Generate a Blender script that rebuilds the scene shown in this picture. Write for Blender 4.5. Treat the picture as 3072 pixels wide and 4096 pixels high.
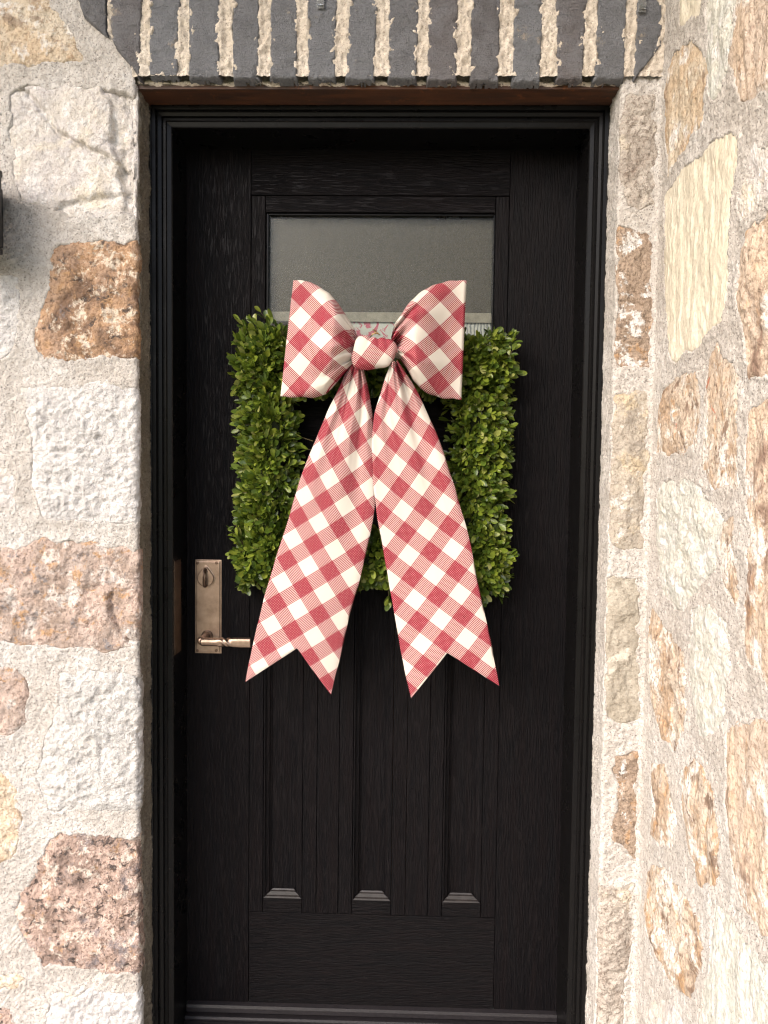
import bpy, bmesh, math, random
import numpy as np
from mathutils import Vector, Matrix

for o in list(bpy.data.objects): bpy.data.objects.remove(o)
SC = bpy.context.scene
COL = SC.collection
R_ = math.radians

# ------------------------------------------------------------------ camera
CAM_P = np.array([0.05205, -1.61516, 1.2428])
YAW, PITCH, ROLL = -0.02212, -0.04815, 0.01244
FPX = 2850.0
def cam_axes():
    cy, sy, cp, sp = math.cos(YAW), math.sin(YAW), math.cos(PITCH), math.sin(PITCH)
    f = np.array([sy*cp, cy*cp, sp]); r = np.array([cy, -sy, 0.0]); u = np.cross(r, f)
    c, s = math.cos(ROLL), math.sin(ROLL)
    return c*r+s*u, -s*r+c*u, f
AX_R, AX_U, AX_F = cam_axes()
cam = bpy.data.cameras.new('camera'); camo = bpy.data.objects.new('camera', cam); COL.objects.link(camo)
cam.sensor_fit = 'VERTICAL'; cam.sensor_height = 36.0; cam.sensor_width = 27.0
cam.lens = FPX/4096*36.0; cam.clip_start = 0.02; cam.clip_end = 3000
camo.matrix_world = Matrix(((AX_R[0], AX_U[0], -AX_F[0], CAM_P[0]), (AX_R[1], AX_U[1], -AX_F[1], CAM_P[1]),
                            (AX_R[2], AX_U[2], -AX_F[2], CAM_P[2]), (0, 0, 0, 1)))
SC.camera = camo
def un(x, y, Y=None, X=None):
    """measure: the point of plane Y=const (or X=const) that lies on photo pixel (x,y)"""
    d = (x-1536)/FPX*AX_R-(y-2048)/FPX*AX_U+AX_F
    t = (Y-CAM_P[1])/d[1] if Y is not None else (X-CAM_P[0])/d[0]
    return CAM_P+t*d

# ------------------------------------------------------------------ light
w = bpy.data.worlds.new('World'); SC.world = w; w.use_nodes = True
nt = w.node_tree; nt.nodes.clear()
sky = nt.nodes.new('ShaderNodeTexSky'); sky.sky_type = 'NISHITA'; sky.sun_disc = False
SUN_EL, SUN_AZ = R_(36), R_(-44)          # azimuth measured from -Y (the street side) towards -X
sky.sun_elevation = SUN_EL; sky.sun_rotation = math.pi - SUN_AZ
sky.air_density = 1.0; sky.dust_density = 4.0
bg = nt.nodes.new('ShaderNodeBackground'); bg.inputs[1].default_value = 0.15
out = nt.nodes.new('ShaderNodeOutputWorld')
nt.links.new(sky.outputs[0], bg.inputs[0]); nt.links.new(bg.outputs[0], out.inputs[0])
sl = bpy.data.lights.new('sun', 'SUN'); sl.energy = 1.4; sl.angle = R_(55); sl.color = (1.0, 0.975, 0.965)
so = bpy.data.objects.new('sun', sl); COL.objects.link(so)
sd = Vector((math.sin(SUN_AZ)*math.cos(SUN_EL), -math.cos(SUN_AZ)*math.cos(SUN_EL), math.sin(SUN_EL)))
so.rotation_euler = sd.to_track_quat('Z', 'Y').to_euler()
SC.view_settings.view_transform = 'Standard'; SC.view_settings.look = 'None'
SC.view_settings.gamma = 1; SC.view_settings.use_curve_mapping = False
SC.view_settings.exposure = 1.14
cy_ = SC.cycles; cy_.max_bounces = 5; cy_.diffuse_bounces = 2; cy_.adaptive_threshold = 0.02; cy_.glossy_bounces = 3; cy_.transmission_bounces = 4; cy_.transparent_max_bounces = 8
cy_.caustics_reflective = False; cy_.caustics_refractive = False; cy_.filter_width = 1.2; cy_.use_denoising = True

# ------------------------------------------------------------------ helpers
def tag(o, label=None, cat=None, group=None, kind=None):
    if label: o['label'] = label
    if cat: o['category'] = cat
    if group: o['group'] = group
    if kind: o['kind'] = kind
    return o
def empty(name, loc=(0, 0, 0), **k):
    o = bpy.data.objects.new(name, None); COL.objects.link(o); o.location = loc
    o.empty_display_size = 0.05
    return tag(o, **k)
def link(name, me, mat, parent=None):
    o = bpy.data.objects.new(name, me); COL.objects.link(o)
    if mat is not None and not me.materials: me.materials.append(mat)
    if parent is not None:
        o.parent = parent
        o.matrix_parent_inverse = Matrix.Translation(parent.location).inverted() if parent.type == 'EMPTY' else Matrix()
    return o
def raw_mesh(name, V, Fq, smooth=True, uv=None):
    """V (n,3) array, Fq (m,k) array with k = 3 or 4"""
    V = np.asarray(V, dtype=np.float32); Fq = np.asarray(Fq, dtype=np.int32); k = Fq.shape[1]
    me = bpy.data.meshes.new(name)
    me.vertices.add(len(V)); me.vertices.foreach_set('co', V.ravel())
    me.loops.add(Fq.size); me.loops.foreach_set('vertex_index', Fq.ravel())
    me.polygons.add(len(Fq)); me.polygons.foreach_set('loop_start', np.arange(0, Fq.size, k, dtype=np.int32))
    me.polygons.foreach_set('use_smooth', np.full(len(Fq), smooth))
    if uv is not None:
        l = me.uv_layers.new(name='UVMap'); l.data.foreach_set('uv', np.asarray(uv, dtype=np.float32)[Fq.ravel()].ravel())
    me.update(calc_edges=True); me.validate()
    return me
def grid_mesh(name, P, mask=None):
    ny, nx = P.shape[:2]
    idx = np.arange(ny*nx).reshape(ny, nx)
    q = np.stack([idx[:-1, :-1], idx[:-1, 1:], idx[1:, 1:], idx[1:, :-1]], -1)
    q = q[mask] if mask is not None else q.reshape(-1, 4)
    used = np.unique(q); remap = np.zeros(ny*nx, dtype=np.int32); remap[used] = np.arange(len(used))
    return raw_mesh(name, P.reshape(-1, 3)[used], remap[q])
def box_bm(bm, x0, x1, y0, y1, z0, z1, bev=0.0):
    t = bmesh.new(); bmesh.ops.create_cube(t, size=1)
    for v in t.verts:
        v.co = Vector((x0 if v.co.x < 0 else x1, y0 if v.co.y < 0 else y1, z0 if v.co.z < 0 else z1))
    if bev: bmesh.ops.bevel(t, geom=t.edges[:], offset=bev, segments=2, affect='EDGES', profile=0.6)
    me = bpy.data.meshes.new('t'); t.to_mesh(me); t.free(); bm.from_mesh(me); bpy.data.meshes.remove(me)
def bm_obj(name, bm, mat, parent=None, smooth=False):
    bmesh.ops.recalc_face_normals(bm, faces=bm.faces[:])
    me = bpy.data.meshes.new(name); bm.to_mesh(me); bm.free()
    if smooth:
        me.polygons.foreach_set('use_smooth', np.full(len(me.polygons), True))
    return link(name, me, mat, parent)
def box(name, x0, x1, y0, y1, z0, z1, mat, parent=None, bev=0.0015):
    bm = bmesh.new(); box_bm(bm, x0, x1, y0, y1, z0, z1, bev); return bm_obj(name, bm, mat, parent)
def prism_xz(name, prof, x0, x1, mat, parent, xs=None):
    """profile of (y,z) points extruded along X"""
    bm = bmesh.new(); n = len(prof)
    a = [bm.verts.new((x0, y, z)) for y, z in prof]; b = [bm.verts.new((x1, y, z)) for y, z in prof]
    for i in range(n): bm.faces.new((a[i], a[(i+1) % n], b[(i+1) % n], b[i]))
    bm.faces.new(a); bm.faces.new(b[::-1]); return bm_obj(name, bm, mat, parent)
def tube_bm(bm, pts, rads, seg=14, cap=True):
    pts = [Vector(p) for p in pts]; rings = []
    up = Vector((0.13, 0.31, 0.94))
    for i, p in enumerate(pts):
        d = (pts[min(i+1, len(pts)-1)]-pts[max(i-1, 0)]).normalized()
        a = d.cross(up).normalized(); b = d.cross(a).normalized()
        rings.append([bm.verts.new(p+(a*math.cos(t)+b*math.sin(t))*rads[i]) for t in [2*math.pi*k/seg for k in range(seg)]])
    for r0, r1 in zip(rings, rings[1:]):
        for k in range(seg): bm.faces.new((r0[k], r0[(k+1) % seg], r1[(k+1) % seg], r1[k]))
    if cap: bm.faces.new(rings[0][::-1]); bm.faces.new(rings[-1])

# numpy gradient noise
def _h(ix, iy, seed):
    h = (ix.astype(np.uint32)*np.uint32(374761393)+iy.astype(np.uint32)*np.uint32(668265263)+np.uint32(seed*144665+911))
    h = (h ^ (h >> np.uint32(13)))*np.uint32(1274126177); h = h ^ (h >> np.uint32(16))
    return (h & np.uint32(0xffff)).astype(np.float64)/65536.0
def noise(x, y, seed=0):
    x = np.asarray(x, dtype=np.float64)+1000.37; y = np.asarray(y, dtype=np.float64)+1000.73
    ix = np.floor(x).astype(np.int64); iy = np.floor(y).astype(np.int64); fx = x-ix; fy = y-iy
    u = fx*fx*fx*(fx*(fx*6-15)+10); v = fy*fy*fy*(fy*(fy*6-15)+10)
    def g(dx, dy):
        a = _h(ix+dx, iy+dy, seed)*2*np.pi
        return np.cos(a)*(fx-dx)+np.sin(a)*(fy-dy)
    return 1.5*((g(0, 0)*(1-u)+g(1, 0)*u)*(1-v)+(g(0, 1)*(1-u)+g(1, 1)*u)*v)
def fbm(x, y, octv=4, seed=0, gain=0.5):
    s = 0; a = 1.0; f = 1.0; n = 0
    for i in range(octv):
        s = s+a*noise(x*f, y*f, seed+i*17); n += a; a *= gain; f *= 2.03
    return s/n*1.3
def ridged(x, y, octv=3, seed=0):
    s = 0; a = 1.0; f = 1.0; n = 0
    for i in range(octv):
        s = s+a*(1-2*np.abs(noise(x*f, y*f, seed+i*13))); n += a; a *= 0.55; f *= 2.1
    return s/n
def sst(e0, e1, x):
    t = np.clip((x-e0)/(e1-e0), 0, 1); return t*t*(3-2*t)
def poly_sdf(poly, X, Z):
    """signed distance, negative inside"""
    d = np.full(X.shape, 1e9); inside = np.zeros(X.shape, dtype=bool); n = len(poly)
    for i in range(n):
        x0, z0 = poly[i]; x1, z1 = poly[(i+1) % n]
        ex, ez = x1-x0, z1-z0; t = np.clip(((X-x0)*ex+(Z-z0)*ez)/(ex*ex+ez*ez+1e-12), 0, 1)
        d = np.minimum(d, np.hypot(X-x0-t*ex, Z-z0-t*ez))
        c = ((z0 > Z) != (z1 > Z)) & (X < ex*(Z-z0)/(ez+(1e-12 if ez == 0 else 0))+x0)
        inside ^= c
    return np.where(inside, -d, d)

# ------------------------------------------------------------------ materials
class NB:
    """short-hand node builder"""
    def __init__(s, name):
        s.m = bpy.data.materials.new(name); s.m.use_nodes = True; s.t = s.m.node_tree; s.t.nodes.clear()
        s.out = s.t.nodes.new('ShaderNodeOutputMaterial'); s.b = s.t.nodes.new('ShaderNodeBsdfPrincipled')
        s.t.links.new(s.b.outputs[0], s.out.inputs[0]); s.co = s.t.nodes.new('ShaderNodeTexCoord')
    def n(s, typ, **k):
        o = s.t.nodes.new(typ)
        for a, b in k.items(): setattr(o, a, b)
        return o
    def set(s, sock, v):
        if hasattr(v, 'is_linked') or isinstance(v, bpy.types.NodeSocket): s.t.links.new(v, sock)
        else:
            if isinstance(v, tuple) and len(v) == 3 and sock.type == 'RGBA': v = (*v, 1)
            sock.default_value = v
    def map(s, scale=(1, 1, 1), rot=(0, 0, 0), loc=(0, 0, 0), src='Object'):
        m = s.n('ShaderNodeMapping'); s.set(m.inputs[0], s.co.outputs[src])
        m.inputs[1].default_value = loc; m.inputs[2].default_value = rot; m.inputs[3].default_value = scale
        return m.outputs[0]
    def noise(s, vec, scale, detail=4, rough=0.55, dist=0.0):
        o = s.n('ShaderNodeTexNoise'); s.set(o.inputs['Vector'], vec); o.inputs['Scale'].default_value = scale
        o.inputs['Detail'].default_value = detail; o.inputs['Roughness'].default_value = rough
        o.inputs['Distortion'].default_value = dist; return o.outputs['Fac']
    def vor(s, vec, scale, feature='F1', out='Distance', rnd=1.0):
        o = s.n('ShaderNodeTexVoronoi', feature=feature); s.set(o.inputs['Vector'], vec); o.inputs['Scale'].default_value = scale
        o.inputs['Randomness'].default_value = rnd; return o.outputs[out]
    def ramp(s, fac, *stops, interp='LINEAR'):
        o = s.n('ShaderNodeValToRGB'); s.set(o.inputs[0], fac); r = o.color_ramp; r.interpolation = interp
        while len(r.elements) < len(stops): r.elements.new(0.5)
        for e, (p, c) in zip(r.elements, stops):
            e.position = p; e.color = (*c, 1) if isinstance(c, tuple) else (c, c, c, 1)
        return o.outputs[0]
    def mix(s, fac, a, b, mode='MIX'):
        o = s.n('ShaderNodeMix', data_type='RGBA', blend_type=mode); o.clamp_factor = True
        s.set(o.inputs[0], fac); s.set(o.inputs[6], a); s.set(o.inputs[7], b); return o.outputs[2]
    def math(s, op, a, b=None, c=None):
        o = s.n('ShaderNodeMath', operation=op); s.set(o.inputs[0], a)
        if b is not None: s.set(o.inputs[1], b)
        if c is not None: s.set(o.inputs[2], c)
        return o.outputs[0]
    def bump(s, h, dist, strength=1.0, nrm=None):
        o = s.n('ShaderNodeBump'); o.inputs['Strength'].default_value = strength; o.inputs['Distance'].default_value = dist
        s.set(o.inputs['Height'], h)
        if nrm is not None: s.set(o.inputs['Normal'], nrm)
        return o.outputs[0]
    def fin(s, col=None, rough=None, nrm=None, metal=None, spec=None):
        if col is not None: s.set(s.b.inputs['Base Color'], col)
        if rough is not None: s.set(s.b.inputs['Roughness'], rough)
        if nrm is not None: s.set(s.b.inputs['Normal'], nrm)
        if metal is not None: s.b.inputs['Metallic'].default_value = metal
        if spec is not None: s.b.inputs['Specular IOR Level'].default_value = spec
        return s.m

def mat_mortar(name, base=(0.48, 0.443, 0.408), dark=(0.15, 0.135, 0.125), light=(0.58, 0.555, 0.535), stroke=True):
    b = NB(name); v = b.map()
    big = b.noise(v, 7, 3, 0.6); fine = b.noise(v, 300, 2, 0.7); mid = b.noise(b.map(loc=(3, 1, 2)), 110, 3, 0.65)
    c = b.mix(b.ramp(big, (0.35, 0.0), (0.7, 1.0)), base, light)
    c = b.mix(b.ramp(mid, (0.40, 0.55), (0.56, 0.0)), c, (base[0]*0.70, base[1]*0.68, base[2]*0.66))
    c = b.mix(b.ramp(fine, (0.30, 1.0), (0.44, 0.0)), c, dark)
    n1 = b.bump(mid, 0.0036, 0.8); n2 = b.bump(fine, 0.0018, 0.8, n1)
    return b.fin(c, 0.92, n2, spec=0.15)

def mat_stone(name, c0, c1, spots=(), white=None, pit=0.4, micro=0.7, seed=0, stretch=(1, 1, 1), vein=None, sc=1.0):
    """c0/c1: two base tones; spots: (colour, noise scale, low, high, amount) patches; white: lichen/lime patches"""
    b = NB(name); v = b.map(scale=stretch, loc=(seed*3.7, seed*1.9, seed*2.3))
    n0 = b.noise(v, 14*sc, 4, 0.62, 0.6)
    c = b.mix(b.ramp(n0, (0.40, 0.0), (0.60, 1.0)), c0, c1)
    for i, (col, s, lo, hi, am) in enumerate(spots):
        v2 = b.map(scale=stretch, loc=(seed*1.3+i*5.1, i*2.7, seed+i*3.3))
        m = b.ramp(b.noise(v2, s*sc, 4, 0.66, 0.5), (lo, 0.0), (hi, am)); c = b.mix(m, c, col)
    fine = b.noise(v, 280, 2, 0.7); mid = b.noise(v, 85, 3, 0.7, 0.4); sp = b.noise(b.map(loc=(seed, 2, 5)), 150, 3, 0.7)
    if white:
        v3 = b.map(scale=stretch, loc=(seed*2.9, 7.7, seed*0.7))
        m = b.ramp(b.noise(v3, white[1]*sc*0.75, 5, 0.72, 0.25), (white[2], 0.0), (white[3], white[4])); c = b.mix(m, c, white[0])
    c = b.mix(b.ramp(sp, (0.36, 0.75*pit), (0.50, 0.0)), c, (c0[0]*0.42, c0[1]*0.38, c0[2]*0.35))
    n1 = b.bump(mid, 0.0060, micro); n2 = b.bump(fine, 0.0015, micro, n1)
    return b.fin(c, 0.85, n2, spec=0.2)

PALE = (0.58, 0.535, 0.49); LAV = (0.54, 0.505, 0.495); CREAM = (0.70, 0.62, 0.49); WHT = (0.68, 0.66, 0.645)
TAN = (0.44, 0.31, 0.21); BRN = (0.165, 0.105, 0.075); ORG = (0.42, 0.255, 0.135); DRK = (0.06, 0.05, 0.048); PNK = (0.50, 0.375, 0.32)
M = {}
M['mortar'] = mat_mortar('mortar_sandy')
M['mortar_brick'] = mat_mortar('mortar_brick_joint', (0.57, 0.50, 0.42), (0.26, 0.21, 0.17), (0.70, 0.63, 0.55))
M['pale'] = mat_stone('stone_pale', PALE, LAV, [(CREAM, 8, 0.56, 0.66, 0.6), (WHT, 34, 0.50, 0.62, 0.8)], None, 0.6, 0.9, 1)
M['pale2'] = mat_stone('stone_pale_crinkled', (0.54, 0.52, 0.50), (0.44, 0.43, 0.42), [(CREAM, 8, 0.60, 0.7, 0.5), (WHT, 40, 0.52, 0.64, 0.7)], None, 0.7, 1.0, 2)
M['white'] = mat_stone('stone_white', (0.56, 0.54, 0.53), (0.46, 0.445, 0.44), [(WHT, 44, 0.50, 0.64, 0.7), (CREAM, 9, 0.62, 0.72, 0.4)], None, 0.6, 1.0, 3)
M['tan'] = mat_stone('stone_tan_orange', (0.54, 0.42, 0.30), (0.58, 0.50, 0.40), [(ORG, 16, 0.55, 0.66, 0.6), (BRN, 24, 0.57, 0.68, 0.6)], (WHT, 30, 0.54, 0.63, 0.8), 0.8, 0.9, 4)
M['brown'] = mat_stone('stone_rust_brown', (0.45, 0.285, 0.175), (0.40, 0.27, 0.19), [(BRN, 12, 0.47, 0.60, 0.9), (ORG, 30, 0.54, 0.64, 0.75), (DRK, 40, 0.55, 0.64, 0.9), ((0.20, 0.20, 0.22), 15, 0.60, 0.67, 0.75)], ((0.64, 0.55, 0.45), 40, 0.53, 0.60, 0.9), 1.0, 1.0, 5)
M['brown2'] = mat_stone('stone_brown_lilac', (0.43, 0.35, 0.31), (0.32, 0.245, 0.20), [(PNK, 14, 0.5, 0.60, 0.75), (ORG, 40, 0.57, 0.64, 0.85), ((0.20, 0.19, 0.20), 30, 0.60, 0.66, 0.8)], ((0.62, 0.56, 0.52), 24, 0.545, 0.63, 0.9), 1.0, 0.9, 6)
M['brown3'] = mat_stone('stone_pink_brown_lichen', (0.40, 0.29, 0.24), (0.27, 0.20, 0.17), [(PNK, 14, 0.48, 0.57, 0.85), (DRK, 62, 0.56, 0.61, 0.95), (ORG, 34, 0.60, 0.66, 0.7), ((0.20, 0.18, 0.19), 16, 0.56, 0.66, 0.8)], ((0.62, 0.54, 0.47), 38, 0.54, 0.60, 0.9), 1.0, 1.0, 7)
M['grey'] = mat_stone('stone_grey_brown', (0.36, 0.315, 0.275), (0.47, 0.425, 0.38), [(CREAM, 16, 0.58, 0.68, 0.6), (BRN, 40, 0.58, 0.68, 0.5)], None, 1.0, 1.0, 8)
M['buff'] = mat_stone('stone_buff', (0.45, 0.40, 0.335), (0.37, 0.33, 0.285), [((0.54, 0.43, 0.28), 20, 0.52, 0.64, 0.6), (WHT, 40, 0.58, 0.66, 0.7)], None, 0.8, 0.9, 9)
M['olive'] = mat_stone('stone_olive', (0.34, 0.305, 0.25), (0.39, 0.355, 0.30), [], ((0.58, 0.53, 0.46), 20, 0.58, 0.66, 0.7), 0.6, 0.7, 10)
M['umber'] = mat_stone('stone_umber', (0.31, 0.235, 0.18), (0.38, 0.295, 0.23), [(DRK, 44, 0.58, 0.66, 0.7), (ORG, 34, 0.58, 0.66, 0.75)], (WHT, 22, 0.55, 0.60, 0.95), 1.0, 1.0, 11)
M['cream'] = mat_stone('stone_cream', (0.60, 0.545, 0.44), (0.66, 0.605, 0.50), [((0.50, 0.41, 0.28), 12, 0.60, 0.72, 0.5)], None, 0.4, 0.6, 12, (1, 1, 0.4))
M['green'] = mat_stone('stone_pale_green', (0.58, 0.565, 0.505), (0.50, 0.505, 0.47), [(WHT, 34, 0.5, 0.6, 0.85), (CREAM, 12, 0.62, 0.72, 0.5)], None, 0.6, 0.9, 13)
M['speck'] = mat_stone('stone_speckled_rust', (0.55, 0.475, 0.40), (0.47, 0.37, 0.285), [(TAN, 14, 0.50, 0.6, 0.8), (BRN, 30, 0.55, 0.62, 0.9), (ORG, 28, 0.57, 0.65, 0.8), ((0.46, 0.13, 0.07), 30, 0.66, 0.70, 0.8)], ((0.70, 0.66, 0.62), 24, 0.515, 0.58, 0.95), 1.0, 1.0, 14, (1, 0.8, 0.6))
M['peach'] = mat_stone('stone_peach', (0.55, 0.43, 0.33), (0.49, 0.40, 0.33), [((0.20, 0.125, 0.095), 12, 0.55, 0.63, 0.85), (ORG, 22, 0.6, 0.69, 0.6)], ((0.70, 0.66, 0.62), 16, 0.53, 0.60, 0.95), 0.9, 0.9, 15, (1, 0.8, 0.7))
M['reveal_shaded'] = mat_mortar('mortar_reveal_shaded', (0.17, 0.15, 0.12), (0.07, 0.06, 0.05), (0.26, 0.235, 0.195))  # same mortar with the left reveal's shade put into its colour

def mat_brick():
    b = NB('brick_charcoal'); v = b.map(); oi = b.n('ShaderNodeObjectInfo')
    tone = b.ramp(oi.outputs['Random'], (0.0, (0.160, 0.166, 0.182)), (0.45, (0.130, 0.132, 0.142)), (0.75, (0.125, 0.110, 0.112)), (1.0, (0.095, 0.094, 0.100)))
    n = b.noise(v, 30, 5, 0.6); c = b.mix(b.ramp(n, (0.3, 0.0), (0.7, 0.6)), tone, (0.22, 0.225, 0.245))
    c = b.mix(b.ramp(b.noise(b.map(loc=(3.3, 1, 2)), 16, 6, 0.7), (0.63, 0.0), (0.69, 0.8)), c, (0.38, 0.32, 0.25))
    st = b.noise(b.map(scale=(60, 60, 700)), 1.0, 4, 0.6); fine = b.noise(v, 300, 3, 0.6)
    pitv = b.ramp(b.vor(b.map(scale=(1, 1, 1)), 70), (0.0, 0.0), (0.16, 1.0))
    n1 = b.bump(st, 0.005, 0.9); n2 = b.bump(fine, 0.004, 0.9, n1); n3 = b.bump(b.math('MULTIPLY', pitv, 1.0), 0.0010, 0.3, n2)
    return b.fin(c, b.ramp(n, (0.3, 0.42), (0.7, 0.62)), n3, spec=0.5)
M['brick'] = mat_brick()

def mat_wood(name, vertical=True, base=(0.0034, 0.0034, 0.0044), hi=(0.0066, 0.0056, 0.0064), rough=0.46):
    b = NB(name)
    s = (1, 1, 0.075) if vertical else (0.075, 1, 1)
    v = b.map(scale=s); g = b.noise(v, 330, 5, 0.65, 0.3); g2 = b.noise(v, 60, 3, 0.6)
    c = b.mix(b.ramp(g, (0.38, 0.0), (0.62, 1.0)), base, hi)
    c = b.mix(b.ramp(g2, (0.4, 0.0), (0.75, 0.7)), c, (hi[0]*1.15, hi[1]*0.95, hi[2]*0.9))
    dust = b.ramp(b.vor(b.map(loc=(0.3, 0.1, 0.7)), 24), (0.0, 1.0), (0.022, 0.0))
    keep = b.ramp(b.noise(b.map(), 5, 2, 0.5), (0.56, 0.0), (0.60, 1.0))
    c = b.mix(b.math('MULTIPLY', dust, keep), c, (0.45, 0.43, 0.40))
    r = b.ramp(b.noise(b.map(scale=s), 40, 3, 0.5), (0.3, rough-0.06), (0.7, rough+0.1))
    pores = b.ramp(g, (0.36, 0.0), (0.56, 1.0))
    n1 = b.bump(pores, 0.0016, 0.9); return b.fin(c, r, n1, spec=0.10)
M['wood_v'] = mat_wood('door_wood_vertical'); M['wood_h'] = mat_wood('door_wood_horizontal', False)
def mat_paint():
    b = NB('frame_black_paint'); v = b.map(); n = b.noise(v, 120, 3, 0.5)
    c = b.mix(b.ramp(b.vor(b.map(loc=(1, 2, 3)), 38), (0.0, 1.0), (0.018, 0.0)), (0.0045, 0.0042, 0.0044), (0.4, 0.38, 0.35))
    return b.fin(c, b.ramp(b.noise(v, 20, 3, 0.5), (0.3, 0.24), (0.7, 0.36)), b.bump(n, 0.0004, 0.4), spec=0.15)
M['paint'] = mat_paint()
def mat_steel():
    b = NB('lintel_brown_steel'); v = b.map(); r = b.noise(b.map(scale=(0.15, 1, 1)), 60, 6, 0.7)
    c = b.mix(b.ramp(r, (0.42, 0.0), (0.62, 1.0)), (0.050, 0.024, 0.015), (0.105, 0.040, 0.018))
    c = b.mix(b.ramp(b.noise(v, 45, 5, 0.7), (0.60, 0.0), (0.68, 0.8)), c, (0.20, 0.07, 0.025))
    return b.fin(c, 0.55, b.bump(r, 0.0008, 0.6))
M['steel'] = mat_steel()
def mat_bronze(name='bronze_brushed', base=(0.42, 0.305, 0.235)):
    b = NB(name); g = b.noise(b.map(scale=(1, 1, 0.05)), 900, 3, 0.6); big = b.noise(b.map(), 40, 4, 0.6)
    c = b.mix(b.ramp(big, (0.35, 0.0), (0.7, 1.0)), base, (base[0]*0.62, base[1]*0.6, base[2]*0.58))
    return b.fin(c, b.ramp(g, (0.3, 0.34), (0.7, 0.48)), b.bump(g, 0.0003, 0.4), metal=1.0)
M['bronze'] = mat_bronze(); M['bronze_dark'] = mat_bronze('bronze_dark', (0.20, 0.135, 0.10))
def mat_leaf():
    b = NB('boxwood_leaf'); g = b.n('ShaderNodeNewGeometry'); oi = b.n('ShaderNodeObjectInfo')
    r = b.math('FRACT', b.math('ADD', g.outputs['Random Per Island'], oi.outputs['Random']))
    c = b.ramp(r, (0.0, (0.030, 0.060, 0.008)), (0.35, (0.078, 0.128, 0.015)), (0.7, (0.185, 0.240, 0.024)), (0.93, (0.265, 0.305, 0.042)), (1.0, (0.38, 0.38, 0.14)))
    nv = b.noise(b.map(), 160, 3, 0.5); c = b.mix(b.ramp(nv, (0.3, 0.0), (0.7, 0.35)), c, (0.12, 0.16, 0.03))
    m = b.fin(c, 0.34, b.bump(nv, 0.0006, 0.5), spec=0.5)
    tr = b.n('ShaderNodeBsdfTranslucent'); b.set(tr.inputs[0], b.mix(0.5, c, (0.16, 0.24, 0.02)))
    mx = b.n('ShaderNodeMixShader'); mx.inputs[0].default_value = 0.22
    b.t.links.new(b.b.outputs[0], mx.inputs[1]); b.t.links.new(tr.outputs[0], mx.inputs[2]); b.t.links.new(mx.outputs[0], b.out.inputs[0])
    return m
M['leaf'] = mat_leaf()
def mat_simple(name, col, rough=0.7, metal=0.0, ns=60, var=0.25, bump=0.0):
    b = NB(name); n = b.noise(b.map(), ns, 4, 0.6)
    c = b.mix(b.ramp(n, (0.3, 0.0), (0.7, 1.0)), tuple(x*(1-var) for x in col), tuple(min(1, x*(1+var)) for x in col))
    return b.fin(c, rough, b.bump(n, bump, 0.6) if bump else None, metal=metal)
M['ledge'] = mat_simple('worn_ledge', (0.020, 0.0165, 0.016), 0.42, 0, 80, 0.4, 0.0006)
M['core'] = mat_simple('wreath_core', (0.016, 0.022, 0.006), 0.95, 0, 120, 0.4, 0.004)
M['stem'] = mat_simple('twig_brown', (0.10, 0.075, 0.03), 0.8)
M['gold'] = mat_simple('gold_wire', (0.5, 0.33, 0.12), 0.35, 1.0)
M['lantern'] = mat_simple('lantern_dark_metal', (0.012, 0.011, 0.012), 0.5, 0.0, 90, 0.3, 0.0006)
M['caulk'] = mat_simple('black_caulk', (0.010, 0.009, 0.008), 0.6, 0, 200, 0.5, 0.003)
def mat_cloth():
    b = NB('gingham_cotton'); sp = b.n('ShaderNodeSeparateXYZ'); b.set(sp.inputs[0], b.co.outputs['UV'])
    def band(u): return b.math('LESS_THAN', b.math('FRACT', b.math('ADD', u, 0.25)), 0.5)
    U, V_ = sp.outputs[0], sp.outputs[1]; bu, bv = band(U), band(V_)
    def lines(u, own, other):                     # thin woven lines, closer packed where two bands cross
        th_ = b.math('MULTIPLY_ADD', other, 0.12, 0.575)
        return b.math('MULTIPLY', own, b.math('LESS_THAN', b.math('FRACT', b.math('MULTIPLY', u, 22.0)), th_))
    red = b.math('MAXIMUM', lines(U, bu, bv), lines(V_, bv, bu))
    nv = b.noise(b.map(), 9, 3, 0.5)
    cream = b.mix(nv, (0.65, 0.595, 0.525), (0.71, 0.66, 0.595)); redc = b.mix(nv, (0.26, 0.014, 0.034), (0.31, 0.020, 0.044))
    cream = b.mix(b.math('MULTIPLY', b.math('MAXIMUM', bu, bv), 0.28), cream, (0.62, 0.40, 0.40))   # ground between the lines is dyed paler pink
    col = b.mix(red, cream, redc)
    wv = b.noise(b.map(src='UV', scale=(160, 160, 1)), 1, 2, 0.5)
    m = b.fin(col, 0.8, b.bump(wv, 0.0004, 0.4), spec=0.1)
    b.b.inputs['Sheen Weight'].default_value = 0.0
    tr = b.n('ShaderNodeBsdfTranslucent'); b.set(tr.inputs[0], col)
    mx = b.n('ShaderNodeMixShader'); mx.inputs[0].default_value = 0.12
    b.t.links.new(b.b.outputs[0], mx.inputs[1]); b.t.links.new(tr.outputs[0], mx.inputs[2]); b.t.links.new(mx.outputs[0], b.out.inputs[0])
    return m
M['cloth'] = mat_cloth()
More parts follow.
